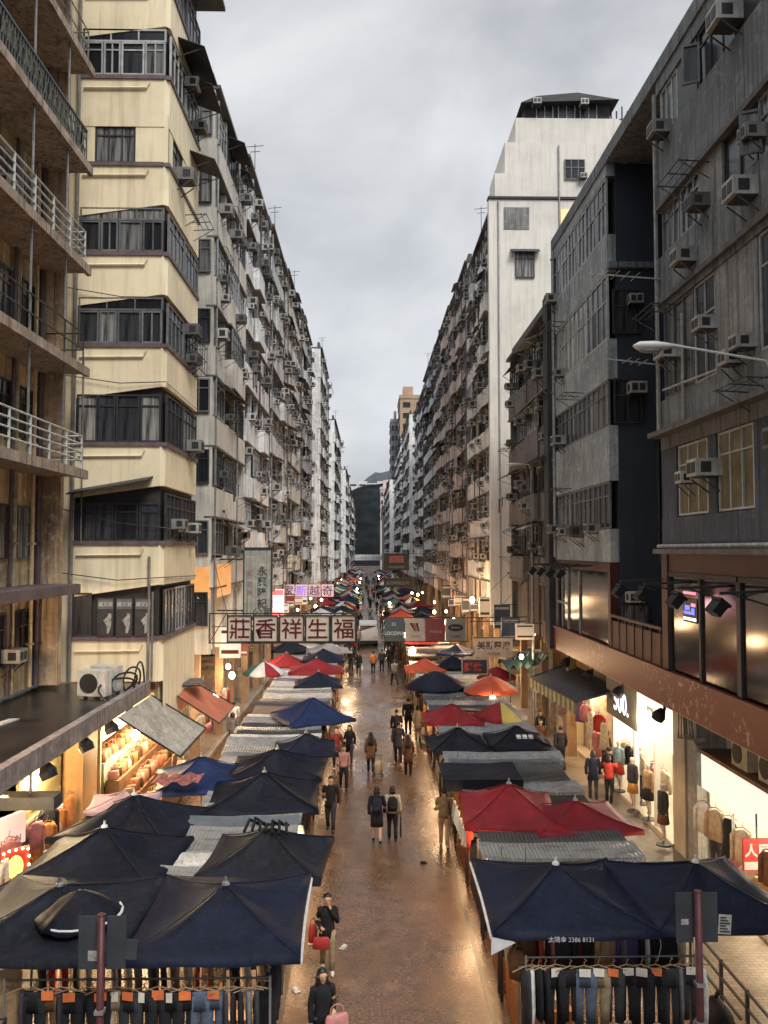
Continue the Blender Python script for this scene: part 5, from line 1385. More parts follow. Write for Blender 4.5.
# --- on the shop pavement
figure('shopper in a navy coat looking into the bright clothes shop', 7.95, 29.5, 170, 'navy', 'dark', 1.68, .15, 'bob', coat=.7, z=.13)
figure('shopper in a bright red jacket reaching toward the clothes rail', 8.4, 29.1, 150, 'red', 'black', 1.6, .15, 'bob', fem=True, ra='reach', la='reach', z=.13, coat=.88)
figure('shopper in black between the red jacket and the clothes rail', 8.75, 30.3, 160, 'black', 'black', 1.62, .1, 'short', z=.13)
figure('man in a dark jacket farther along the shop pavement', 7.7, 33.4, 185, 'dark', 'black', 1.72, .3, 'short', z=.13)
figure('person in a brown coat on the pavement under the dark awning', 7.2, 34.8, 10, 'brown', 'dark', 1.7, .3, 'short', z=.13)
figure('person in a black coat on the pavement behind the brown coat', 7.6, 36.8, 20, 'black', 'dark', 1.68, .3, 'long', z=.13)
figure('shop assistant in a dark top inside the pink garment display', 9.4, 33.0, -60, 'charcoal', 'dark', 1.64, .1, 'tied', z=.13)
figure('stallholder in a khaki top by the handbag shelves', -7.2, 27.8, 40, 'dark', 'dark', 1.66, .2, 'short', z=.13)
figure('shopper in white by the striped green umbrella', -6.4, 40.2, 190, 'white', 'dark', 1.66, .3, 'short', z=0)
figure('shopper in a grey coat under the vertical sign', -6.0, 37.4, 170, 'grey', 'dark', 1.66, .3, 'bob', z=0)
# ------------------------------------------------------------------ garments
def trousers_mesh():
    m = MB()
    for s in (-1,1):
        m.tube([(s*.085,0,-.06),(s*.09,0,-.28),(s*.085,.0,-.6),(s*.08,0,-.97)], .09, 10, rs=[(.085,.04),(.088,.045),(.07,.035),(.062,.03)])
    m.rings([(0,0,-.3,.172,.05),(0,0,-.1,.168,.045),(0,0,-.04,.15,.03),(0,0,0,.145,.025)], 14)
    return m
def shirt_mesh(l=.68, sl=.5):
    m = MB(); m.rings([(0,0,-l,.21,.06),(0,0,-l*.5,.2,.07),(0,0,-.12,.215,.06),(0,0,-.03,.12,.05),(0,0,.0,.06,.04)], 14)
    for s in (-1,1): m.tube([(s*.15,0,-.06),(s*.24,0,-.16),(s*.27,.01,-.16-sl)], .06, 8, rs=[.07,.065,.05])
    return m
def dress_mesh():
    m = MB(); m.rings([(0,0,-1.0,.26,.08),(0,0,-.6,.2,.075),(0,0,-.42,.16,.065),(0,0,-.15,.19,.065),(0,0,-.02,.13,.045)], 14)
    return m
def thin_mesh(l):
    m = MB(); m.tube([(0,0,0),(0,.01,-l*.3),(.01,0,-l*.7),(0,0,-l)], .1, 8, rs=[(.03,.14),(.04,.19),(.035,.17),(.03,.15)])
    return m
BASEC = cloth('dark', (.03,.03,.035))
GM = {'trousers': trousers_mesh().mesh('trousers', BASEC, True), 'shirt': shirt_mesh().mesh('shirt', BASEC, True), 'jacket': shirt_mesh(.62,.55).mesh('jacket', BASEC, True), 'dress': dress_mesh().mesh('dress', BASEC, True),
      'slim': thin_mesh(.95).mesh('garment', BASEC, True), 'slimtop': thin_mesh(.6).mesh('garment', BASEC, True)}
hm = MB(); hm.tube([(-.19,0,-.0),(0,0,.07),(.19,0,0)], .012, 5); hm.tube([(0,0,.07),(0,0,.13),(.03,0,.16),(.0,0,.19)], .007, 5)
HM = hm.mesh('hanger', mat('hanger_wood', (.22,.14,.08), .5, .2, 6))
tgm = MB(); tgm.box(-.075,-.075,-.1,.075,-.068,.04); TAGO = tgm.mesh('price_tag', mat('tag_orange', (.62,.16,.05), .6)); TAGW = tgm.mesh('price_tag', mat('tag_white', (.6,.56,.48), .6))
tgs = MB(); tgs.box(-.05,-.09,-.13,.03,-.083,.03); TAGS = tgs.mesh('price_tag', MATS['tag_white'])
NAMES = {'trousers':'trousers','shirt':'shirt','jacket':'jacket','dress':'dress','slim':'trousers','slimtop':'top'}
def garment(kind, col, label, loc, rot=0., tagm=None, group=None, s=1., hanger=True):
    o = link(NAMES[kind], GM[kind], None, loc, (0,0,R(rot))); o.scale = (s,s,s); repaint(o, cl(col))
    tag(o, label, NAMES[kind], group)
    if hanger: link('hanger', HM, o, (0,0,.0))
    if tagm: link('price_tag', tagm, o, (0,0,0))
    return o
ORD = ['first','second','third','fourth','fifth','sixth','seventh','eighth','ninth','tenth','eleventh','twelfth','thirteenth','fourteenth','fifteenth','sixteenth','seventeenth','eighteenth','nineteenth','twentieth','twenty-first','twenty-second','twenty-third','twenty-fourth','twenty-fifth','twenty-sixth','twenty-seventh','twenty-eighth']
def railstand(label, x0, x1, y, z, extra=None):
    t = thing('clothes_rail', label, 'clothes rail', ((x0+x1)/2, y, 0))
    g = MB(); g.tube([(x0,y,z),(x1,y,z)], .018, 6); part('rail', g, IRON, t, world=True)
    for x in (x0, x1):
        g = MB(); g.tube([(x,y,.0),(x,y,z+.03)], .02, 6); part('post', g, STEEL, t, world=True)
r = random.Random(33)
railstand('lower front clothes rail hung with denim on the left-hand stall', -5.55, -1.5, 13.1, 2.33)
railstand('upper back clothes rail of the left-hand stall', -5.4, -1.6, 13.75, 2.4)
seq = ['dark','black','brown','dark','black','black','black','beige','dark','black','black','black','black','denim','denim','charcoal','black','black','grey','charcoal']
x = -5.35
for i, c in enumerate(seq):
    thin = i >= 15 or i in (0,3)
    w = .12 if thin else r.uniform(.2,.25)
    x += w/2
    garment('slim' if thin else 'trousers', c, '%s trousers hanging %s from the outer end of the left-hand front rail' % (c, ORD[i]), (x, 13.1+r.uniform(-.03,.03), 2.14), r.uniform(-14,14)+(0 if not thin else 8), TAGO if (i % 2 == 0 and not thin) else (TAGS if r.random() < .3 and not thin else None), 'trousers on the front rail of the left-hand stall', .97).scale = (1.2, 1, r.uniform(.86,1.02))
    x += w/2
seq = ['black','red','red','dark','cream','black','tan','beige','grey','charcoal','dark','tan','cream','red','tan','beige','dark','cream','tan']
for i, c in enumerate(seq):
    garment('slimtop', c, '%s top hanging %s from the outer end of the left-hand back rail' % (c, ORD[i]), (-5.25+i*.195+r.uniform(-.03,.03), 13.75, 2.3), r.uniform(0,40), None, 'tops on the back rail of the left-hand stall')
railstand('lower front clothes rail hung with trousers on the right-hand stall', 2.6, 5.4, 13.9, 2.21)
railstand('upper back clothes rail of the right-hand stall', 2.6, 5.6, 14.5, 2.52)
seq = [('slim','dark'),('slim','white'),('slim','black'),('slim','black'),('trousers','black'),('trousers','black'),('trousers','denim'),('trousers','khaki'),('trousers','charcoal'),('trousers','black'),('trousers','black'),('trousers','black'),('trousers','dark'),('slim','grey'),('trousers','charcoal'),('slim','white')]
x = 2.55
for i, (kd, c) in enumerate(seq):
    w = .1 if kd == 'slim' else .232
    x += w/2
    garment(kd, c, '%s trousers hanging %s from the lane on the right-hand front rail' % (c, ORD[i]), (x, 13.9+r.uniform(-.02,.02), 2.02), r.uniform(-18,18), {4:TAGW,6:TAGW,7:TAGW,8:TAGO,9:TAGW,10:TAGW,11:TAGO,14:TAGW}.get(i), 'trousers on the front rail of the right-hand stall', .92).scale = (r.uniform(1.1,1.3), 1, r.uniform(.84,1.0))
    x += w/2+.005
seq = [('shirt','brown'),('slimtop','red'),('slimtop','rose'),('shirt','charcoal'),('slimtop','dark'),('shirt','maroon'),('shirt','black'),('shirt','tan'),('slimtop','grey'),('shirt','purple'),('slimtop','white'),('shirt','black'),('shirt','black'),('slimtop','cream')]
for i, (kd, c) in enumerate(seq):
    garment(kd, c, '%s %s hanging %s from the lane on the right-hand back rail' % (c, NAMES[kd], ORD[i]), (2.75+i*.2, 14.5+r.uniform(-.04,.04), 2.4), r.uniform(-20,30), None, 'tops on the back rail of the right-hand stall')
for i, c in enumerate(('brown','cream','dark','rust' if 'rust' in CC else 'orange','charcoal','tan')):
    garment('slimtop', c, '%s top hanging %s along the lane side of the right-hand front stall' % (c, ORD[i]), (2.5, 14.2+i*.38, 2.2), 70+r.uniform(-15,15), None, 'tops along the lane side of the right-hand front stall', .85)
for i, c in enumerate(('black','dark','charcoal','black','grey')):
    garment('slim', c, '%s trousers hanging %s along the lane side of the left-hand front stall' % (c, ORD[i]), (-1.62, 13.3+i*.4, 2.1), 80+r.uniform(-15,15), None, 'trousers along the lane side of the left-hand front stall')
for side, x, ys, sd in (('left', -1.72, (16.9,19.6,22.3,25.6,28.7,31.3,34.2,37.2,40.2,43.4,46.8), 1), ('right', 2.56, (17.4,20.0,26.0,28.3,31.2,34.4,37.8,41.8,45.2), 2)):
    r = random.Random(sd); n = 0
    for y in ys:
        for q in range(3):
            c = r.choice(('cream','orange','tan','dark','red','rose','white','brown','charcoal'))
            garment(r.choice(('slimtop','shirt')), c, '%s garment hung on the lane side of the %s stalls, %s stall back, %s hanger' % (c, side, ORD[ys.index(y)+1], ORD[q]), (x, y+q*.62+r.uniform(-.1,.1), 2.1), 70+r.uniform(-20,20), None, 'garments on the lane side of the %s stalls' % side)
# front pole plates
RP = mat('dark_red_post', (.07,.018,.02), .5, .3, 5); PLATE = mat('grey_plate_back', (.035,.04,.048), .55, .2, 3, streak=.2)
for label, x, y, top, wl, wr, hp in (('dark red pole with two blank grey sign backs in front of the charcoal umbrella', -3.78, 12.1, 3.72, .28, .27, .74), ('dark red pole with grey sign backs and a white notice in front of navy canopies', 4.88, 12.4, 3.86, .25, .25, .72)):
    t = thing('sign_pole', label, 'sign pole', (x, y, 0))
    g = MB(); g.tube([(0,0,0),(0,0,top)], .055, 10); g.ell((0,0,top),(.058,.058,.03),10,5); part('pole', g, RP, t, True)
    for sgn, ww in ((-1,wl),(1,wr)):
        g = MB(); g.box(sgn*.06, .06, top-hp-.04, sgn*(.06+ww), .08, top-.04); part('sign_plate', g, PLATE, t)
    g = MB(); g.box(.08,.045,top-.62,.27,.056,top-.34)
    for q in range(5): pass
    part('notice', g, mat('notice_paper', (.36,.35,.33), .7, .3, 9) if x > 0 else PLATE, t, rot=(0,R(4),0))
    g = MB()
    for q in range(6): g.box(.1,.038,top-.59+q*.04,.25-.03*(q % 3),.044,top-.57+q*.04)
    if x > 0: part('notice_line', g, IRON, t, rot=(0,R(4),0))
    g = MB(); g.box(-.24,.05,top-.5,-.13,.058,top-.42) if x > 0 else g.box(-.2,.05,top-.66,-.05,.058,top-.52); part('sticker', g, mat('sticker_grey', (.26,.26,.25), .6, .4, 12), t)
    g = MB(); g.box(-.065,-.075,top-1.35,.065,.06,top-1.3); g.box(-.065,-.075,top-1.9,.065,.06,top-1.86); part('pole_band', g, STEEL, t)
# wire cage in the corner
t = thing('wire_cage', 'black wire mesh cage trolley with brown parcels beside the front rack', 'cage trolley', (-5.75, 12.3, 0), R(6))
g = MB()
for xx in (-.45,.45):
    for yy in (-.3,.3): g.bar((xx,yy,0),(xx,yy,2.02),.035)
for z in (.1,.7,1.3,2.0):
    g.bar((-.45,-.3,z),(.45,-.3,z),.025); g.bar((-.45,.3,z),(.45,.3,z),.025); g.bar((-.45,-.3,z),(-.45,.3,z),.025); g.bar((.45,-.3,z),(.45,.3,z),.025)
for i in range(13): g.bar((-.45+.075*i,-.3,.1),(-.45+.075*i,-.3,2.0),.008); g.bar((.45,-.3+.05*i,.1),(.45,-.3+.05*i,2.0),.01)
part('frame', g, IRON, t)
g = MB(); g.box(-.4,-.25,.12,.4,.25,.16); part('tray', g, IRON, t)
for i, (xx, z, c) in enumerate(((-.2,1.62,TANB),(.15,1.62,PB('brown',(.2,.12,.07))),(-.05,1.2,TANB))):
    g = MB(); g.box(-.17,-.16,0,.17,.16,.3); g.box(-.174,-.03,0,.174,.03,.302,1)
    tag(part('parcel', g, [c, mat('parcel_tape', (.3,.2,.1), .4)], loc=(-5.75+xx, 12.3, z), rot=(0,0,R(10*i))), ('tan taped parcel in the wire cage, on the outer side','brown taped parcel in the wire cage, next to the denim','tan taped parcel lower in the wire cage')[i], 'parcel')
# hanging tan sheets behind the cage
g = MB(); pts = []
for i in range(13):
    for z in (.3, 2.4): pts.append((-6.9+.13*i, 13.3+.07*math.sin(i*1.9), z))
g.add(pts, [(2*i,2*i+2,2*i+3,2*i+1) for i in range(12)])
tag(part('curtain', g, cloth('tan', (.33,.22,.12))), 'tan hanging sheet under the charcoal umbrella beside the wire cage', 'curtain')
# pavement rail and bags in the other corner
t = thing('pavement_railing', 'low dark metal railing on the pavement beside the front clothes stall', 'railing', (6.75, 15.5, .13))
g = MB()
for yy in (-1.6,-.5,.6,1.7): g.bar((0,yy,0),(0,yy,.95),.06)
for z in (.3,.62,.92): g.bar((0,-1.6,z),(0,1.7,z),.04)
part('rail', g, IRON, t)
for i, (x, y, s, m, l) in enumerate(((6.05,13.3,.34,GREYC,'grey stuffed sack slumped beside the front rail'),(6.35,13.9,.3,WHTC,'pale stuffed sack against the pavement railing'),(6.0,12.7,.3,CHAR,'dark stuffed sack at the foot of the right-hand front stall'),(5.75,13.6,.26,PB('brown',(.2,.12,.07)),'brown stuffed sack tucked behind the front stall'),(6.45,14.6,.3,PB('ochre',(.3,.2,.1)),'ochre stuffed sack leaning on the pavement railing'),(6.35,15.4,.34,CHAR,'large charcoal sack behind the ochre one by the railing'),(7.2,14.2,.33,GREYC,'grey sack on the shop side of the pavement railing'))):
    t = thing('sack', l, 'sack', (x,y,.0)); g = MB(); rr = random.Random(i)
    g.rings([(rr.uniform(-.03,.03),rr.uniform(-.03,.03),s*2.2*q/6,s*(1.05-.12*(q-2)**2/2+rr.uniform(-.05,.05)) if q < 6 else s*.25,s*(1-.1*(q-2)**2/2) if q < 6 else s*.2) for q in range(7)], 12); part('sack_body', g, m, t, True)
    g = MB(); g.tube([(0,0,s*2.15),(.03,0,s*2.4),(.08,.02,s*2.5)], .04, 6); part('knot', g, m, t, True)
g = MB(); g.box(-.3,-.25,0,.3,.25,.04); g.box(-.3,-.25,.8,.3,.25,.84)
for sx in (-1,1):
    for sy in (-1,1): g.bar((sx*.27,sy*.22,0),(sx*.27,sy*.22,1.1),.04)
for z in (.45,1.05): g.bar((-.27,-.22,z),(.27,-.22,z),.035)
tag(part('stool', g, WHTC, loc=(2.75,12.85,0)), 'white slatted stand at the lane end of the trousers rack', 'stand')
for i, (x, l) in enumerate(((3.15,'round straw basket under the black trousers near the lane'),(4.4,'small rust basket under the black trousers near the pole'))):
    g = MB(); g.rings([(0,0,0,.2,.2),(0,0,.12,.25,.25),(0,0,.26,.24,.24),(0,0,.26,.2,.2),(0,0,.06,.17,.17)], 14)
    tag(part('basket', g, cloth('rust' if i else 'tan', CC['orange'] if i else CC['tan']), smooth=True, loc=(x,12.95,1.0)), l, 'basket')
    g = MB(); g.box(x-.3,12.7,.0,x+.3,13.15,.03); g.box(x-.28,12.72,.03,x+.28,13.13,1.0)
    tag(part('crate', g, IRON), 'dark crate carrying the %s basket' % ('rust' if i else 'straw'), 'crate')

# ------------------------------------------------------------------ hanging signs
SB = mat('sign_pale', (.50,.44,.385), .6, .12, 3, streak=.25); DRK = mat('sign_dark', (.02,.02,.023), .5, .3, 4)
INKR = mat('ink_dark_red', (.075,.004,.006), .6, .2, 8); INKK = mat('ink_black', (.03,.028,.03), .6, .2, 8); INKG = mat('ink_green_black', (.03,.045,.04), .6, .2, 8)
t = thing('hanging_shop_sign', 'row of five pale boxes with dark red characters hung over the left stalls', 'shop sign', (-3.62, 33.9, 0), 0)
g = MB(); z0, z1 = 5.15, 6.3
for z in (z0-.02, z1+.02): g.bar((-2.85,0.1,z),(3.2,.1,z),.05)
g.bar((-2.8,.1,z0),(-2.15,.1,z1),.035); g.bar((-2.82,.1,z0-.02),(-2.82,.1,z1+.02),.05)
for k in range(6): g.bar((-2.09+k*1.05,.1,z0),(-2.09+k*1.05,.1,z1),.05)
part('frame', g, IRON, t)
for k, chh in enumerate('莊香祥生福'):
    x = -1.565+k*1.05
    g = MB(); g.box(x-.48,-.1,z0+.05,x+.48,.08,z1-.05); bx = part('sign_box', g, SB, t)
    g = MB()
    for a, b_ in (((x-.48,z0+.05),(x+.48,z0+.05)),((x-.48,z1-.05),(x+.48,z1-.05)),((x-.48,z0+.05),(x-.48,z1-.05)),((x+.48,z0+.05),(x+.48,z1-.05))): g.bar((a[0],-.12,a[1]),(b_[0],-.12,b_[1]),.05)
    part('rim', g, IRON, bx)
    lettering(bx, chh, .86, (x,-.115,(z0+z1)/2), INKR, bold=.008)
t = thing('hanging_shop_sign', 'row of four small pink boxes with purple characters deeper down the street', 'shop sign', (-4.8, 65, 0))
z0, z1 = 5.25, 6.25
g = MB()
for z in (z0, z1): g.bar((-1.7,.1,z),(2.1,.1,z),.05)
part('frame', g, IRON, t)
for k, chh in enumerate('家新越奇'):
    x = -1.4+k*1.02
    g = MB(); g.box(x-.46,-.1,z0+.03,x+.46,.08,z1-.03); bx = part('sign_box', g, glow('sign_box_pink', (.75,.52,.55), .4), t)
    lettering(bx, chh, .85, (x,-.115,(z0+z1)/2), mat('ink_purple', (.06,.03,.12), .6) if k != 1 else glow('ink_violet', (.25,.15,.9), .9), bold=.006)
t = thing('vertical_shop_sign', 'tall grey green signboard with a column of black characters beside the grey house', 'shop sign', (-4.75, 36, 0))
g = MB(); g.box(-.58,-.1,6.02,.58,.1,8.88); bd = part('board', g, mat('sign_grey_green', (.30,.32,.29), .6, .2, 1.2, streak=.5), t)
g = MB()
for a, b_ in (((-.6,6),(.6,6)),((-.6,8.9),(.6,8.9)),((-.6,6),(-.6,8.9)),((.6,6),(.6,8.9))): g.bar((a[0],0,a[1]),(b_[0],0,b_[1]),.06,.24)
for z in (6.3,8.5): g.bar((-1.75,0,z),(-.6,0,z),.06)
part('frame', g, IRON, t)
for k, chh in enumerate('永興隆記'): lettering(bd, chh, .42, (.2,-.108,8.0-k*.46), INKG, bold=.008)
for k, chh in enumerate('紹士紙'): lettering(bd, chh, .26, (-.34,-.108,7.9-k*.42), mat('ink_faded_red', (.22,.12,.1), .7), bold=.004)
lettering(bd, '公司', .42, (.2,-.108,6.22), INKG, bold=.006)
t = thing('neon_sign', 'bright pink and blue lit box sign above the five-character sign', 'neon sign', (-5.75, 52, 0))
g = MB(); g.box(-.5,-.15,4.75,.5,.15,6.45); part('box', g, glow('neon_box', (1,.72,.74), 1.3), t)
g = MB(); g.box(-.5,-.17,6.1,.5,-.155,6.42); g.box(-.5,-.17,4.8,.5,-.155,5.05); part('band', g, glow('neon_band', (1,.12,.12), 1.5), t)
lettering(t, '藥坊', .48, (0,-.175,5.55), glow('neon_letter', (.12,.25,1), 1.6), bold=.015)
pl(-5.2, 51.3, 5.5, 30, (1,.45,.45))
t = thing('panel_sign', 'row of four coloured shop panels hung over the right-hand stalls', 'shop sign', (3.2, 46, 0))
z0, z1 = 3.88, 5.12
g = MB(); g.bar((-2.4,.08,z1+.04),(5.0,.08,z1+.04),.05); g.bar((-2.4,.08,z0-.03),(2.4,.08,z0-.03),.05); g.bar((-2.4,.08,z0),(-2.4,.08,z1),.05); g.bar((2.3,.08,z0),(2.3,.08,z1),.05); part('frame', g, IRON, t)
for k, (c, nm) in enumerate((((.06,.09,.1),'slate'),((.42,.37,.32),'beige'),((.2,.055,.055),'wine'),((.26,.25,.21),'olive'))):
    x = -1.72+k*1.12; g = MB(); g.box(x-.54,-.06,z0,x+.54,.06,z1); bx = part('panel', g, mat('panel_'+nm, c, .6, .12, 3), t)
    if k == 0: lettering(bx, 'LOCOWA', .27, (x,-.066,4.32), WHITE_INK, sx=.9, bold=.005); lettering(bx, '32', .26, (x-.05,-.066,4.82), WHITE_INK)
    elif k == 1:
        g = MB()
        for q, cc_ in enumerate((0,1,2)): g.add([(x-.3+q*.16,-.066,4.86),(x-.17+q*.16,-.066,4.9),(x+.05+q*.1,-.066,4.42),(x-.03+q*.1,-.066,4.42)], [(0,1,2,3)], q % 2)
        part('emblem', g, [INKK, mat('ink_rust', (.3,.08,.04), .6)], bx); lettering(bx, 'LEVIUS', .17, (x+.05,-.066,4.15), INKK)
    elif k == 2: lettering(bx, 'VINOLE', .2, (x,-.066,4.4), mat('ink_pinkish', (.5,.3,.28), .6)); 
    else:
        g = MB(); g.rings([(0,0,0,.42,.2),(0,0,.01,.42,.2)], 24); g.xf(Matrix.Translation((x,-.062,4.62)) @ Matrix.Rotation(R(90),4,'X')); part('emblem', g, INKK, bx)
        lettering(bx, 'Suntory', .15, (x,-.078,4.62), WHITE_INK); lettering(bx, '三得利', .2, (x,-.066,4.14), INKK)
t = thing('hanging_shop_sign', 'pale signboard with a line of black characters hung beside the brown house', 'shop sign', (6.35, 42, 0))
g = MB(); g.box(-.95,-.05,3.5,.95,.05,4.45); bd = part('board', g, mat('sign_paper', (.42,.38,.34), .7, .15, 2, streak=.3), t)
lettering(bd, '美斯露澳', .42, (0,-.058,4.1), INKK, bold=.01); lettering(bd, '時尚皮具', .16, (0,-.058,3.68), INKR)
g = MB(); g.bar((-1,0,4.48),(1.7,0,4.48),.05); g.bar((-.8,0,4.48),(-.8,0,5.3),.03); g.bar((.8,0,4.48),(.8,0,5.3),.03); g.bar((-1.2,0,5.3),(1.7,0,5.3),.05); part('frame', g, IRON, t)
t = thing('hanging_shop_sign', 'small black board with red characters above the orange red umbrella', 'shop sign', (4.62, 36, 0))
g = MB(); g.box(-.52,-.04,3.58,.52,.04,4.16); bd = part('board', g, DRK, t); lettering(bd, '靜休', .4, (-.08,-.047,3.87), mat('ink_red', (.45,.04,.04), .5), bold=.01)
g = MB()
for a, b_ in (((-.55,3.55),(.55,3.55)),((-.55,4.19),(.55,4.19)),((-.55,3.55),(-.55,4.19)),((.55,3.55),(.55,4.19))): g.bar((a[0],0,a[1]),(b_[0],0,b_[1]),.05)
g.bar((-.3,0,4.2),(-.3,0,4.5),.02); g.bar((.3,0,4.2),(.3,0,4.5),.02); g.bar((-.6,0,4.5),(3.4,0,4.5),.04); part('frame', g, mat('sign_rim', (.35,.3,.25), .6), t)
for l, x, z, w, h, tx, im in (('large black signboard with a red outlined emblem hung far down the street', 3.1, 7.6, 2.7, 1.75, '回', INKR), ('black signboard with a pale line of letters below the large black one', 3.2, 5.35, 3.0, .95, '皇冠時裝公司', WHITE_INK)):
    t = thing('hanging_shop_sign', l, 'shop sign', (x, 90, 0)); g = MB(); g.box(-w/2,-.08,z-h/2,w/2,.08,z+h/2); bd = part('board', g, DRK, t)
    g = MB(); g.bar((-w/2,0,z+h/2+.03),(4.3,0,z+h/2+.03),.06); part('frame', g, IRON, t)
    if tx == '回': lettering(bd, '回回', .8, (0,-.09,z+.3), mat('ink_coral', (.4,.12,.1), .5), bold=.02); [part('rule_line', MB().box(-.9+.1*q,-.088,z-.5-.14*q,.9-.1*q,-.083,z-.45-.14*q), mat('ink_bluegrey', (.2,.25,.28), .6), bd) for q in range(2)]
    else: lettering(bd, tx, .42, (0,-.09,z), mat('ink_bluegrey', (.2,.25,.28), .6))

for nm, pts in (('five-character sign', ((-5.7,33.9,6.3),(-6.4,34.4,8.6))), ('row of four shop panels', ((5.2,46,5.16),(7.9,46.6,7.6))), ('pale signboard', ((6.0,42,5.3),(7.9,42.4,7.2))), ('vertical signboard', ((-5.3,36,8.9),(-6.35,36.6,10.6)))):
    g = MB(); g.tube([pts[0], pts[1]], .012, 4); g.box(pts[1][0]-.05, pts[1][1]-.05, pts[1][2]-.05, pts[1][0]+.05, pts[1][1]+.05, pts[1][2]+.05)
    tag(part('stay_wire', g, IRON), 'thin steel stay wire holding the %s to the wall' % nm, 'wire')
# ------------------------------------------------------------------ street lamps
LAMPH = mat('lamp_housing', (.5,.51,.5), .4, .1, 4)
def street_lamp(label, hx, hy, hz, L, drop, px):
    t = thing('street_lamp', label, 'street lamp', (px, hy, .13))
    g = MB(); g.tube([(px,hy,.13),(px,hy,hz-drop-.3)], .08, 9); part('pole', g, STEEL, t, world=True)
    g = MB(); g.tube([(px,hy,hz-drop-.3),(px-.15,hy,hz-drop),(hx+L,hy,hz+.02),(hx+L*.9,hy,hz+.03)], .022, 8); part('arm', g, LAMPH, t, world=True)
    g = MB(); g.rings([(0,0,0,.02,.03),(0,0,L*.15,.075,.12),(0,0,L*.5,.085,.14),(0,0,L*.85,.06,.09),(0,0,L,.035,.04)], 12)
    g.xf(Matrix.Translation((hx,hy,hz)) @ Matrix.Rotation(R(90),4,'Y')); hd = part('lamp_head', g, LAMPH, t, True, True)
    g = MB(); g.ell((hx+L*.42, hy, hz-.075), (L*.3,.1,.05), 12, 6); part('lens', g, mat('lamp_lens', (.25,.26,.27), .2), t, True, True)
    return t
street_lamp('white cobra-head street lamp reaching in front of the concrete flats', 4.55, 14.0, 12.4, .68, .25, 7.0)
street_lamp('distant white street lamp arm before the tall cream block', 6.75, 40.0, 13.05, .7, .0, 7.95)
# ------------------------------------------------------------------ van
t = thing('delivery_van', 'white delivery van seen end-on far down the lane', 'van', (0.0, 77, 0))
VW = mat('van_white', (.6,.61,.6), .35, .05, 3); g = MB()
g.loft([[(-.92,0,.35),(.92,0,.35),(.95,0,1.1),(.9,.15,1.5),(.8,.25,2.05),(-.8,.25,2.05),(-.9,.15,1.5),(-.95,0,1.1)], [(-.95,4.4,.35),(.95,4.4,.35),(.97,4.4,1.1),(.93,4.4,1.5),(.83,4.4,2.08),(-.83,4.4,2.08),(-.93,4.4,1.5),(-.97,4.4,1.1)]]); part('body', g, VW, t)
g = MB(); g.add([(-.8,.12,1.4),(.8,.12,1.4),(.72,.21,1.92),(-.72,.21,1.92)], [(0,1,2,3)]); part('windscreen', g, GLASSF, t)
for s in (-1,1):
    g = MB(); g.box(s*.85,-.03,.75,s*.6,.02,.98); part('headlight', g, mat('lamp_clear', (.6,.6,.55), .2), t)
    for yy in (.8,3.5):
        g = MB(); g.rings([(0,0,-.1,.33,.33),(0,0,.1,.33,.33)], 16); g.xf(Matrix.Translation((s*.82,yy,.33)) @ Matrix.Rotation(R(90),4,'Y')); part('wheel', g, BLKB, t)
g = MB(); g.box(-.93,-.08,.3,.93,.0,.55); part('bumper', g, IRON, t)

# ------------------------------------------------------------------ shops of the pavement, one side
PAL = mat('shop_white_wall', (.62,.58,.5), .6, .06, 1); WARMW = mat('shop_cream_wall', (.5,.42,.28), .7, .12, 1.5, streak=.2)
def shop(name, label, x, y0, y1, depth, s, wallm, ztop, base=.28):
    """open fronted room; x is the shop front, s=+1 opens away to +X"""
    t = thing(name, label, 'shop', (x+s*depth/2, (y0+y1)/2, 0)); xb = x+s*depth
    g = MB(); g.box(xb, y0, base, xb+s*.1, y1, ztop); part('back_wall', g, wallm, t, world=True)
    for yy in (y0, y1):
        g = MB(); g.box(x, yy-.05, base, xb, yy+.05, ztop); part('side_wall', g, wallm, t, world=True)
    g = MB(); g.box(x-s*.05, y0, .128, xb, y1, base); part('floor_step', g, mat('shop_floor', (.45,.38,.28), .3, .1, 2), t, world=True)
    g = MB(); g.box(x, y0, ztop, xb, y1, ztop+.08); part('ceiling', g, wallm, t, world=True)
    return t
t = shop('clothes_shop', 'bright white clothes shop with mannequins on its step below the red fascia', 9.0, 24.6, 30.6, 4.2, 1, PAL, 3.6)
for i in range(3):
    g = MB(); yy = 25.4+i*2; g.box(9.6, yy, 3.5, 12.6, yy+.14, 3.56); part('ceiling_lamp', g, TUBEW, t, world=True)
for i in range(3): pl(10.2, 25.5+i*2, 3.2, 110, (1,.86,.66), .2)
pl(8.4, 27, 3.4, 75, (1,.84,.62), .2)
for yy in (26.2, 28.2):
    g = MB(); g.box(9.0, yy-.08, .28, 9.15, yy+.08, 3.0); part('door_post', g, PAL, t, world=True)
t = shop('clothes_shop', 'warm lit clothes shop with garments hung out front nearest the camera', 9.0, 14.5, 22.0, 4.2, 1, PAL, 2.7)
for i in range(3):
    g = MB(); yy = 16+i*2; g.box(9.6, yy, 2.6, 12.6, yy+.14, 2.66); part('ceiling_lamp', g, TUBEW, t, world=True); pl(10.1, yy, 2.3, 95, (1,.8,.55), .2)
t = shop('garment_shop', 'shop with pink garments under the striped valance', 9.1, 31.0, 37.0, 4, 1, WARMW, 3.5)
for i in range(2):
    g = MB(); yy = 32+i*3; g.box(9.4, yy, 3.3, 9.6, yy+1.2, 3.36); part('ceiling_lamp', g, TUBE, t, world=True); pl(9.6, yy+.5, 3, 110, (1,.7,.42), .2)
LB = glow('lightbox_white', (1,.92,.78), 1.05, .3)
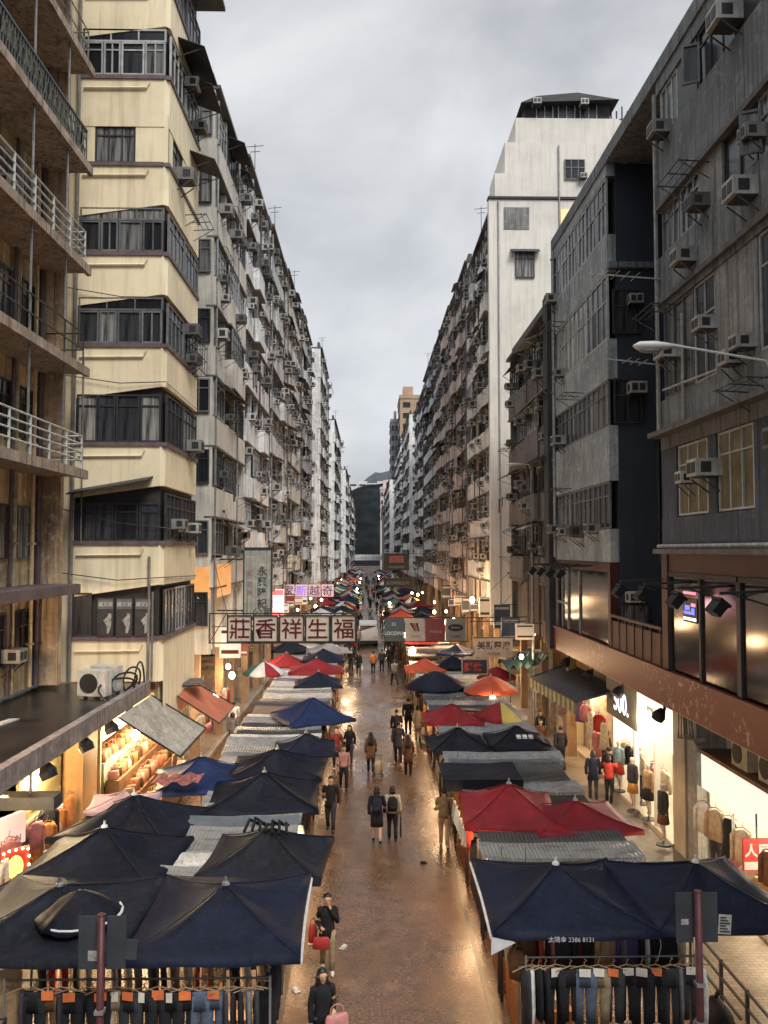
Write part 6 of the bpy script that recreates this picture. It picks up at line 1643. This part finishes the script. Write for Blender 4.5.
t = thing('lightbox_sign', 'blank white lit signboard between the dark script sign and the pillar', 'lit sign', (8.85, 25.6, 0)); g = MB(); g.box(8.8, 24.0, 3.0, 8.95, 27.2, 4.3); part('panel', g, LB, t, world=True)
g = MB(); g.box(8.77, 25.7, 3.75, 8.79, 26.2, 4.0); part('dark_camera', g, IRON, t, world=True)
t = thing('lightbox_sign', 'long white lit signboard over the nearer clothes shop', 'lit sign', (8.85, 18.5, 0)); g = MB(); g.box(8.8, 14.5, 2.66, 8.95, 22.0, 3.56); part('panel', g, LB, t, world=True)
g = MB(); g.box(8.75, 14.5, 3.565, 9.6, 22.0, 3.66); part('top_ledge', g, mat('wood_ledge', (.2,.11,.06), .6, .3, 3), t, world=True)
t = thing('script_sign', 'dark olive signboard with white glowing script', 'lit sign', (8.85, 29.0, 0), R(-90))
g = MB(); g.box(-1.7,-.05,2.95,1.7,.08,4.3); bd = part('board', g, mat('sign_olive', (.045,.043,.03), .5, .2, 3), t); lettering(bd, '500.', 1.0, (.1,-.07,3.6), glow('script_glow', (.85,.85,1), 2.2), bold=.01)
t = thing('red_sign', 'small red and white sign with white characters by the hanging clothes', 'shop sign', (8.7, 18.7, 0)); g = MB(); g.box(-.32,-.03,1.75,.32,.03,2.45); bd = part('board', g, mat('sign_red', (.45,.03,.025), .5), t)
g = MB(); g.box(-.3,-.036,1.78,.3,-.031,1.95); part('stripe', g, TRIM, bd); lettering(bd, '人民', .3, (0,-.038,2.2), TRIM, bold=.01); g = MB(); g.bar((0,.0,2.45),(0,0,3.0),.03); part('hanger_rod', g, IRON, t)
for l, y0, y1, c in (('cream painted square pillar beside the white clothes shop', 22.9, 23.75, mat('pillar_cream', (.40,.35,.25), .7, .2, 1.2, streak=.4)), ('grey square pillar with pipes next to the cream pillar', 22.05, 22.7, mat('pillar_grey', (.24,.235,.22), .7, .2, 1.2, streak=.5))):
    t = thing('pillar', l, 'pillar', (9.1, (y0+y1)/2, 0)); g = MB(); g.box(8.7, y0, .13, 9.5, y1, 4.49); part('shaft', g, c, t, world=True); g = MB(); g.box(8.66, y0-.03, .13, 9.54, y1+.03, .45); part('plinth', g, mat('plinth_dark', (.12,.11,.1), .6, .3, 3), t, world=True)
g = MB()
for i in range(6): g.tube([(8.62-.03*i, 22.2+i*.09, 4.45),(8.6-.03*i, 22.0+i*.13, 3.9+.1*math.sin(i)),(8.66, 21.9-.12*i, 3.75+.06*i)], .025, 5)
tag(part('cable_bundle', g, mat('cable_grey', (.1,.11,.11), .6)), 'bundle of grey cables drooping beside the grey pillar', 'cable')
for i, (y, l) in enumerate(((20.0,'cream condenser unit on the ledge over the long lit signboard, beside the cables'),(18.6,'cream condenser unit on the ledge, second from the cables'),(17.2,'cream condenser unit on the ledge, third from the cables'))):
    t = thing('condenser_unit', l, 'condenser', (9.1, y, 3.67), R(-90), 'condenser units on the signboard ledge'); g = MB(); g.box(-.42,-.18,0,.42,.17,.68); part('casing', g, mat('condenser_cream', (.5,.44,.33), .5, .2, 5, streak=.4), t)
    g = MB(); g.rings([(0,0,0,.25,.25),(0,0,.02,.25,.25)], 18); g.xf(Matrix.Translation((-.1,-.182,.34)) @ Matrix.Rotation(R(90),4,'X')); part('fan_grille', g, ACG, t)
# black box spotlights under the fascia
for i, y in enumerate((23.4, 27.2, 30.9, 34.4)):
    t = thing('spotlight', 'black floodlight hanging below the red fascia, %s from the pillars' % ORD[i], 'spotlight', (8.35, y, 4.5), R(-70), 'floodlights below the red fascia')
    g = MB(); g.rings([(0,0,-.45,.17,.17),(0,0,-.3,.19,.19),(0,0,-.1,.09,.09)], 12); part('lamp_head', g, MATS['spot_black'], t, rot=(R(-40),0,0)); g = MB(); g.bar((0,0,-.1),(0,0,.05),.06); part('bracket', g, IRON, t)
# mannequins on the step
def mannequin(label, x, y, top, bottom, head=-60, legs='trousers', coat=.9, H=1.68, z=.4):
    t, h, M_ = figure(label, x, y, head, top, bottom, H, .05, manq=True, name='mannequin', cat='mannequin', z=z, legs=legs, coat=coat, la='down', ra='down', fem=True, fingers=False)
    g = MB(); g.rings([(0,0,-.12,.22,.22),(0,0,-.08,.2,.2),(0,0,-.075,.02,.02),(0,0,.3,.015,.015)], 14); part('stand', g, IRON, t)
mannequin('mannequin in a dark open coat over white with a mustard skirt on the shop step', 8.75, 27.6, 'dark', 'mustard', -70, 'skirt', .85)
mannequin('mannequin in a tan top with red scarf and black skirt beside the shop door', 9.0, 26.8, 'tan', 'black', -70, 'skirt', .9)
mannequin('mannequin in a grey jacket and brown skirt beside the cream pillar', 8.65, 24.5, 'charcoal', 'brown', -80, 'skirt', .8)
mannequin('mannequin in a white blouse and dark trousers deeper in the white shop', 9.3, 28.4, 'white', 'dark', -60)
mannequin('mannequin in a pale blue top by the script sign', 9.0, 29.9, 'paleblue', 'red', -60, 'skirt', .95)
mannequin('mannequin in a pink dress under the striped valance', 8.9, 32.4, 'rose', 'rose', -60, 'skirt', .6)
r = random.Random(3)
wc = ['cream','white','black','tan','dark','white','beige','grey','rose','cream']
for i in range(10):
    garment(r.choice(('shirt','dress','jacket')), wc[i], '%s garment on the white shop rail, %s from the script sign' % (wc[i], ORD[i]), (9.3+.05*(i % 2), 30.2-i*.3 if i < 7 else 30.2-i*.42, 1.95), -75+r.uniform(-15,15), None, 'garments on the rail of the white shop')
railstand('chrome rail across the front of the white clothes shop', 9.28, 9.34, 28.6, 2.1)
for i, (y, z, c, kd, l) in enumerate(((21.6,2.35,'white','shirt','white shirt hung out at the near clothes shop, closest to the grey pillar'),(20.9,2.4,'beige','shirt','beige blouse hung out at the near clothes shop between white and black'),(20.1,2.45,'black','dress','black sleeveless dress hung out at the near clothes shop'),(19.4,2.4,'cream','shirt','cream top hung out beside the small red sign'),(20.9,1.75,'dark','trousers','dark trousers hung low at the near clothes shop under the blouse'),(20.2,1.65,'navy','trousers','navy trousers hung low under the black dress'),(19.6,1.7,'rose','jacket','dusty rose jacket hung low at the near clothes shop'),(19.0,1.75,'cream','shirt','cream knit hung low at the near clothes shop'),(18.4,1.7,'tan','jacket','tan jacket hung low past the small red sign'),(18.0,2.4,'brown','shirt','brown top hung out past the small red sign'))):
    garment(kd, c, l, (8.7, y, z), -62, None, 'clothes hung out at the near clothes shop', 1.1)
railstand('steel rail along the front of the near clothes shop', 8.68, 8.72, 19.9, 2.6)
for i, (y, z, c) in enumerate(((35.8,2.6,'rose'),(35.0,2.7,'purple'),(34.0,2.6,'rose'),(33.2,2.5,'white'),(32.0,2.6,'red'),(31.4,2.4,'cream'))):
    garment('dress' if i % 2 else 'shirt', c, '%s garment under the striped valance, %s from its far end' % (c, ORD[i]), (8.9, y, z), -55, None, 'garments under the striped valance')
# ------------------------------------------------------------------ shops of the other pavement
t = shop('corner_shop', 'warm yellow lit shop under the dark concrete canopy', -8.3, 14, 25.0, 3.4, -1, WARMW, 4.2)
for i in range(4):
    g = MB(); yy = 16+i*2.4; g.box(-9.6, yy, 4.0, -8.5, yy+.14, 4.06); part('ceiling_lamp', g, TUBE, t, world=True); pl(-7.9, yy, 3.5, 170, (1,.74,.42), .2)
t = thing('roller_shutter', 'yellow green slatted shutter panel under the concrete canopy', 'shutter', (-8.2, 21.2, 0)); g = MB()
for i in range(11): g.box(-8.25, 19.9, 2.4+i*.13, -8.2+.015*(i % 2), 22.6, 2.52+i*.13)
part('slat', g, mat('shutter_yellow', (.5,.43,.2), .6, .15, 2, streak=.3), t, world=True); g = MB(); g.box(-8.3, 19.85, 2.28, -8.16, 22.65, 2.39); part('bottom_bar', g, WARMW, t, world=True)
t = thing('pink_sign', 'pink and white lit sign with a dark line of letters by the shutter', 'shop sign', (-8.1, 18.9, 0), R(68)); g = MB(); g.box(-.6,-.05,2.25,.6,.05,2.95); bd = part('board', g, glow('sign_pinkwhite', (1,.72,.66), .75, .4), t); lettering(bd, 'FASHION', .2, (.05,-.058,2.4), INKK)
t = thing('bulb_frame', 'glowing red and gold frame ringed with small bulbs beside the shop', 'lit frame', (-7.75, 18.7, 0), R(40)); g = MB(); g.box(-.3,-.04,1.55,.3,.04,2.35); part('panel', g, mat('frame_red', (.35,.04,.02), .5), t)
g = MB(); g.ell((0,-.04,1.95),(.17,.03,.26),12,8); part('gold_glow', g, glow('gold_glow', (1,.6,.15), 1.8), t)
g = MB()
for q in range(16):
    a = 2*math.pi*q/16; g.ell((.28*max(-1,min(1,1.3*math.cos(a))),-.06,1.95+.38*max(-1,min(1,1.3*math.sin(a)))),(.025,.025,.025),6,4)
part('bulb_ring', g, BULB, t)
t = thing('canopy_lightbox', 'dark box lamp slung under the concrete canopy near the shutter', 'lamp', (-7.3, 18.4, 0)); g = MB(); g.box(-8.0, 18.1, 3.35, -6.7, 18.6, 3.62); part('casing', g, IRON, t, world=True); g = MB(); g.bar((-7.3,18.35,3.62),(-7.3,18.35,4.48),.05); part('hanger_rod', g, IRON, t, world=True)
for i, (x, y, l) in enumerate(((-7.0,18.2,'black floodlight under the concrete canopy over the dark box lamp'),(-7.0,20.6,'black floodlight under the concrete canopy in front of the shutter'),(-7.0,22.6,'black floodlight under the concrete canopy by the orange pillar'),(-7.0,24.5,'black floodlight under the concrete canopy end'))):
    t = thing('spotlight', l, 'spotlight', (x,y,4.42), R(80), 'floodlights under the concrete canopy'); g = MB(); g.rings([(0,0,-.45,.17,.17),(0,0,-.3,.19,.19),(0,0,-.1,.09,.09)], 12); part('lamp_head', g, MATS['spot_black'], t, rot=(R(-25),0,0)); g = MB(); g.bar((0,0,-.2),(0,0,.03),.05); part('bracket', g, IRON, t)
t = thing('pillar', 'orange brown pillar under the concrete canopy beside the handbag shop', 'pillar', (-8.0, 23.6, 0)); g = MB(); g.box(-8.3, 23.0, .13, -7.75, 24.2, 4.41); part('shaft', g, mat('pillar_orange', (.45,.25,.1), .7, .2, 1.2, streak=.4), t, world=True); g = MB(); g.box(-8.32, 22.97, .13, -7.72, 24.23, .5); part('plinth', g, MATS['plinth_dark'], t, world=True)
t = thing('lightbox_sign', 'slanting white lit signboard over the handbag shop', 'lit sign', (-8.1, 26.8, 0)); g = MB(); g.box(-8.2, 25.1, 3.1, -8.05, 28.4, 4.1); part('panel', g, LB, t, world=True)
t = thing('lightbox_sign', 'cream lit panel below the yellow green shutter', 'lit sign', (-8.1, 21.2, 0)); g = MB(); g.box(-8.2, 19.9, 1.35, -8.08, 22.5, 2.2); part('panel', g, LB, t, world=True); g = MB(); g.box(-8.22, 19.85, 1.28, -8.1, 22.55, 1.345); part('lower_rim', g, IRON, t, world=True)
# handbag shop
t = shop('handbag_shop', 'crowded handbag shop with stepped shelves glowing under the grey awning', -7.9, 25.0, 31.0, 3.2, -1, WARMW, 3.6)
for i in range(4):
    g = MB(); g.box(-8.3+.45*i, 25.3, .28, -7.9+.45*i, 30.7, 2.5-.5*i); part('shelf', g, GOODS if i == 0 else mat('shelf_brown', (.18,.1,.05), .6, .3, 3), t, world=True)
for i in range(3):
    g = MB(); yy = 25.9+i*1.8; g.box(-8.6, yy, 3.4, -7.9, yy+.14, 3.46); part('ceiling_lamp', g, TUBE, t, world=True); pl(-7.2, yy, 3.1, 110, (1,.72,.4), .2)
bulb('blazing bare bulb hanging in the handbag shop', -7.3, 26.5, 3.1, 120, .14)
r = random.Random(55)
BCOL = [('black',(.02,.018,.017)),('brown',(.16,.08,.04)),('tan',(.38,.21,.1)),('orange',(.5,.17,.05)),('cream',(.55,.46,.33)),('rose',(.42,.2,.17)),('dark brown',(.07,.035,.022)),('rust',(.3,.1,.05))]
nb = 0
for i in range(4):
    for k in range(16):
        cn, cc_ = r.choice(BCOL); y = 25.4+k*.34+r.uniform(-.06,.06); hh = r.uniform(.24,.38); w = r.uniform(.28,.42); top = 2.5-.5*i+hh+.16
        bag('%s handbag on the %s shelf step of the handbag shop, %s along' % (cn, ORD[i], ORD[k]), (-8.1+.45*i, y, top), w, hh, .16, PB(cn.replace(' ','_'), cc_), 25+r.uniform(-25,25), .16, 'handbag', group='handbags on the shelf steps')
for i, y in enumerate((26.2,28.0,29.6)):
    cn, cc_ = BCOL[(i*3+1) % 8]; bag('%s handbag hanging from the edge of the grey awning' % cn, (-6.0, y, 2.75), .34, .3, .14, PB(cn.replace(' ','_'), cc_), 85, .2, 'handbag')
# ------------------------------------------------------------------ bare bulbs along the market, each a lamp that lights its stall
for i, (x, y, z, e, s, l) in enumerate((
  (5.5, 36.8, 2.35, 120, .13, 'bright bare bulb under the orange red umbrella'), (2.6, 48.8, 3.0, 150, .2, 'large bright lamp at the end of the four shop panels'), (2.75, 33.4, 2.1, 60, .08, 'bare bulb in the stall behind the low red umbrella'),
  (-6.2, 34.0, 2.9, 140, .16, 'glaring pinkish lamp of the shop past the orange awning'), (6.9, 55, 5.6, 300, .17, 'brightest bare lamp hanging before the orange lit wall'), (7.1, 46.5, 3.2, 160, .2, 'glaring lamp over the pavement beside the pale signboard'),
  (-6.4, 39.5, 3.0, 120, .14, 'bare lamp of the shops behind the striped round umbrella'), (3.0, 25.2, 2.15, 80, .08, 'bare bulb behind the flat black tarpaulin'), (3.3, 17.6, 2.1, 60, .08, 'bare bulb under the ribbed roof next to the red umbrella'))):
    bulb(l, x, y, z, e, s)
for (x, y, e) in ((-2.0,14.0,26),(-4.3,14.0,26),(3.0,14.6,22),(4.6,14.6,22),(-1.5,17.0,50),(-1.45,20.3,60),(-1.45,23.6,50),(-1.5,28.2,50),(-1.5,32.5,40),(2.35,17.6,70),(2.3,20.2,70),(2.3,22.0,60),(2.35,26.2,60),(2.35,30.5,50),(2.35,36.0,60),(-1.5,37.5,50),(-1.5,43.8,50),(2.35,43,50)):
    g = 0
    bulb('small bare bulb at the lane edge of a %s-hand stall' % ('left' if x < 0 else 'right'), x+(-.5 if x < 0 else .5), y+.35, 2.02, e, .05, group='small bulbs along the %s stalls' % ('left' if x < 0 else 'right'))
r = random.Random(91)
for k in range(26):
    y = 54+k*6.2; s = -1 if k % 2 else 1
    bulb('tiny bright bulb far down the market on the %s row' % ('left' if s < 0 else 'right'), r.choice((-1.6,-5.4)) if s < 0 else r.choice((2.4,6.2)), y+r.uniform(-2,2), r.uniform(2.1,3.4), 130 if y < 130 else 0, .14, group='far bulbs on the %s row' % ('left' if s < 0 else 'right'))
# glow of the shops spilling on the lower storeys
for (x, y, e) in ((-6.0,36,70),(-5.9,47,90),(-5.9,58,90),(-5.9,70,90),(6.2,54,230),(6.2,60,230),(6.4,68,220),(6.4,80,200),(6.4,98,160),(-5.9,86,90),(7.2,39,60)):
    bulb('shop lamp on a short cord above the pavement of the %s row' % ('left' if x < 0 else 'right'), x, y, 3.9, e, .1, group='shop lamps above the %s pavement' % ('left' if x < 0 else 'right'))
# leftover litter in the lane
r = random.Random(2)
for i, (x, y, l) in enumerate(((-1.25,19.2,'small white paper scrap beside the crumpled-top umbrella stall'),(-.55,19.0,'white paper scrap in the lane behind the woman with red bags'),(-1.45,17.2,'white crumpled paper at the feet of the woman with red bags'),(1.6,24.0,'dark flattened scrap near the drain line'))):
    g = MB(); g.box(-.09,-.06,0,.09,.06,.015); g.box(-.04,-.05,.015,.1,.04,.04)
    tag(part('paper_scrap', g, WHTC if i < 3 else CHAR, loc=(x,y,.004), rot=(0,0,i*1.1)), l, 'paper scrap')

# ------------------------------------------------------------------ small shop signs and hanging goods along the lower storeys
r = random.Random(19)
SGC = [('white',(.7,.68,.62),INKR,.5),('beige',(.6,.5,.36),INKK,.4),('dark red',(.22,.03,.03),TRIM,.12),('dull blue',(.06,.085,.14),TRIM,.12),('cream',(.7,.58,.42),INKR,.5),('slate',(.07,.09,.09),TRIM,.1)]
WORDS = ['時裝','手袋','波鞋','皮具','童裝','內衣','飾物','運動','牛仔','大減價','精品','藥房']
n = 0
for side, ys in ((-1, (35.6,38.6,41.6,45.2,48.9,53.2,58,63,69.5,76)), (1, (39.5,43.5,46.2,53,58.5,63,68,73,79))):
    for i, y in enumerate(ys):
        cn, cc_, ink, e = SGC[(i*2+(side > 0)) % 6]; w = WORDS[n % 12]; n += 1
        x = -5.85 if side < 0 else 7.45
        z = r.uniform(4.3,5.3)
        t = thing('shop_sign', '%s lit shop sign, %s along the lower storeys of the %s row' % (cn, ORD[i], 'left' if side < 0 else 'right'), 'shop sign', (x, y, z))
        ww = r.uniform(.6,.95); hh = r.choice((.6,.75,1.3)) if len(w) < 3 else 1.5
        g = MB(); g.box(-ww/2,-.1,-hh/2,ww/2,.1,hh/2); bx = part('sign_box', g, glow('lit_sign_'+cn, cc_, e), t)
        g = MB(); g.box(-ww*.42,-.106,-hh*.36,ww*.42,-.102,-hh*.24); g.box(-ww*.42,-.106,hh*.3,ww*.42,-.102,hh*.4); part('colour_band', g, ink, bx)
        g = MB(); g.bar((0,0,hh/2),(-side*-.9*1.0,0,hh/2+.02),.04); part('bracket', g, IRON, t)
for i in range(12):
    c = r.choice(('cream','rose','tan','orange','white','dark','red'))
    garment(r.choice(('shirt','jacket','dress')), c, '%s garment hung under the dark canopy, %s from its near end' % (c, ORD[i]), (-8.0+.12*(i % 2), 18.2+i*.38, 1.95+.25*(i % 3)), 70+r.uniform(-20,20), None, 'garments under the dark canopy')
for i in range(9):
    c = r.choice(('cream','rose','tan','orange','white','red','mustard'))
    garment(r.choice(('shirt','dress','slimtop')), c, '%s garment hung at the shops past the orange awning, %s along' % (c, ORD[i]), (-6.5, 32.6+i*.75, 2.5+.2*(i % 2)), 70+r.uniform(-25,25), None, 'garments at the shops past the orange awning')

for i in range(10):
    c = r.choice(('cream','white','tan','dark','grey','rose','charcoal','black'))
    garment(r.choice(('shirt','dress','jacket')), c, '%s garment on the back wall of the white shop, %s from the pillar' % (c, ORD[i]), (12.6, 25.0+i*.55, 2.3 if i % 2 else 2.0), -90+r.uniform(-15,15), None, 'garments on the back wall of the white shop')
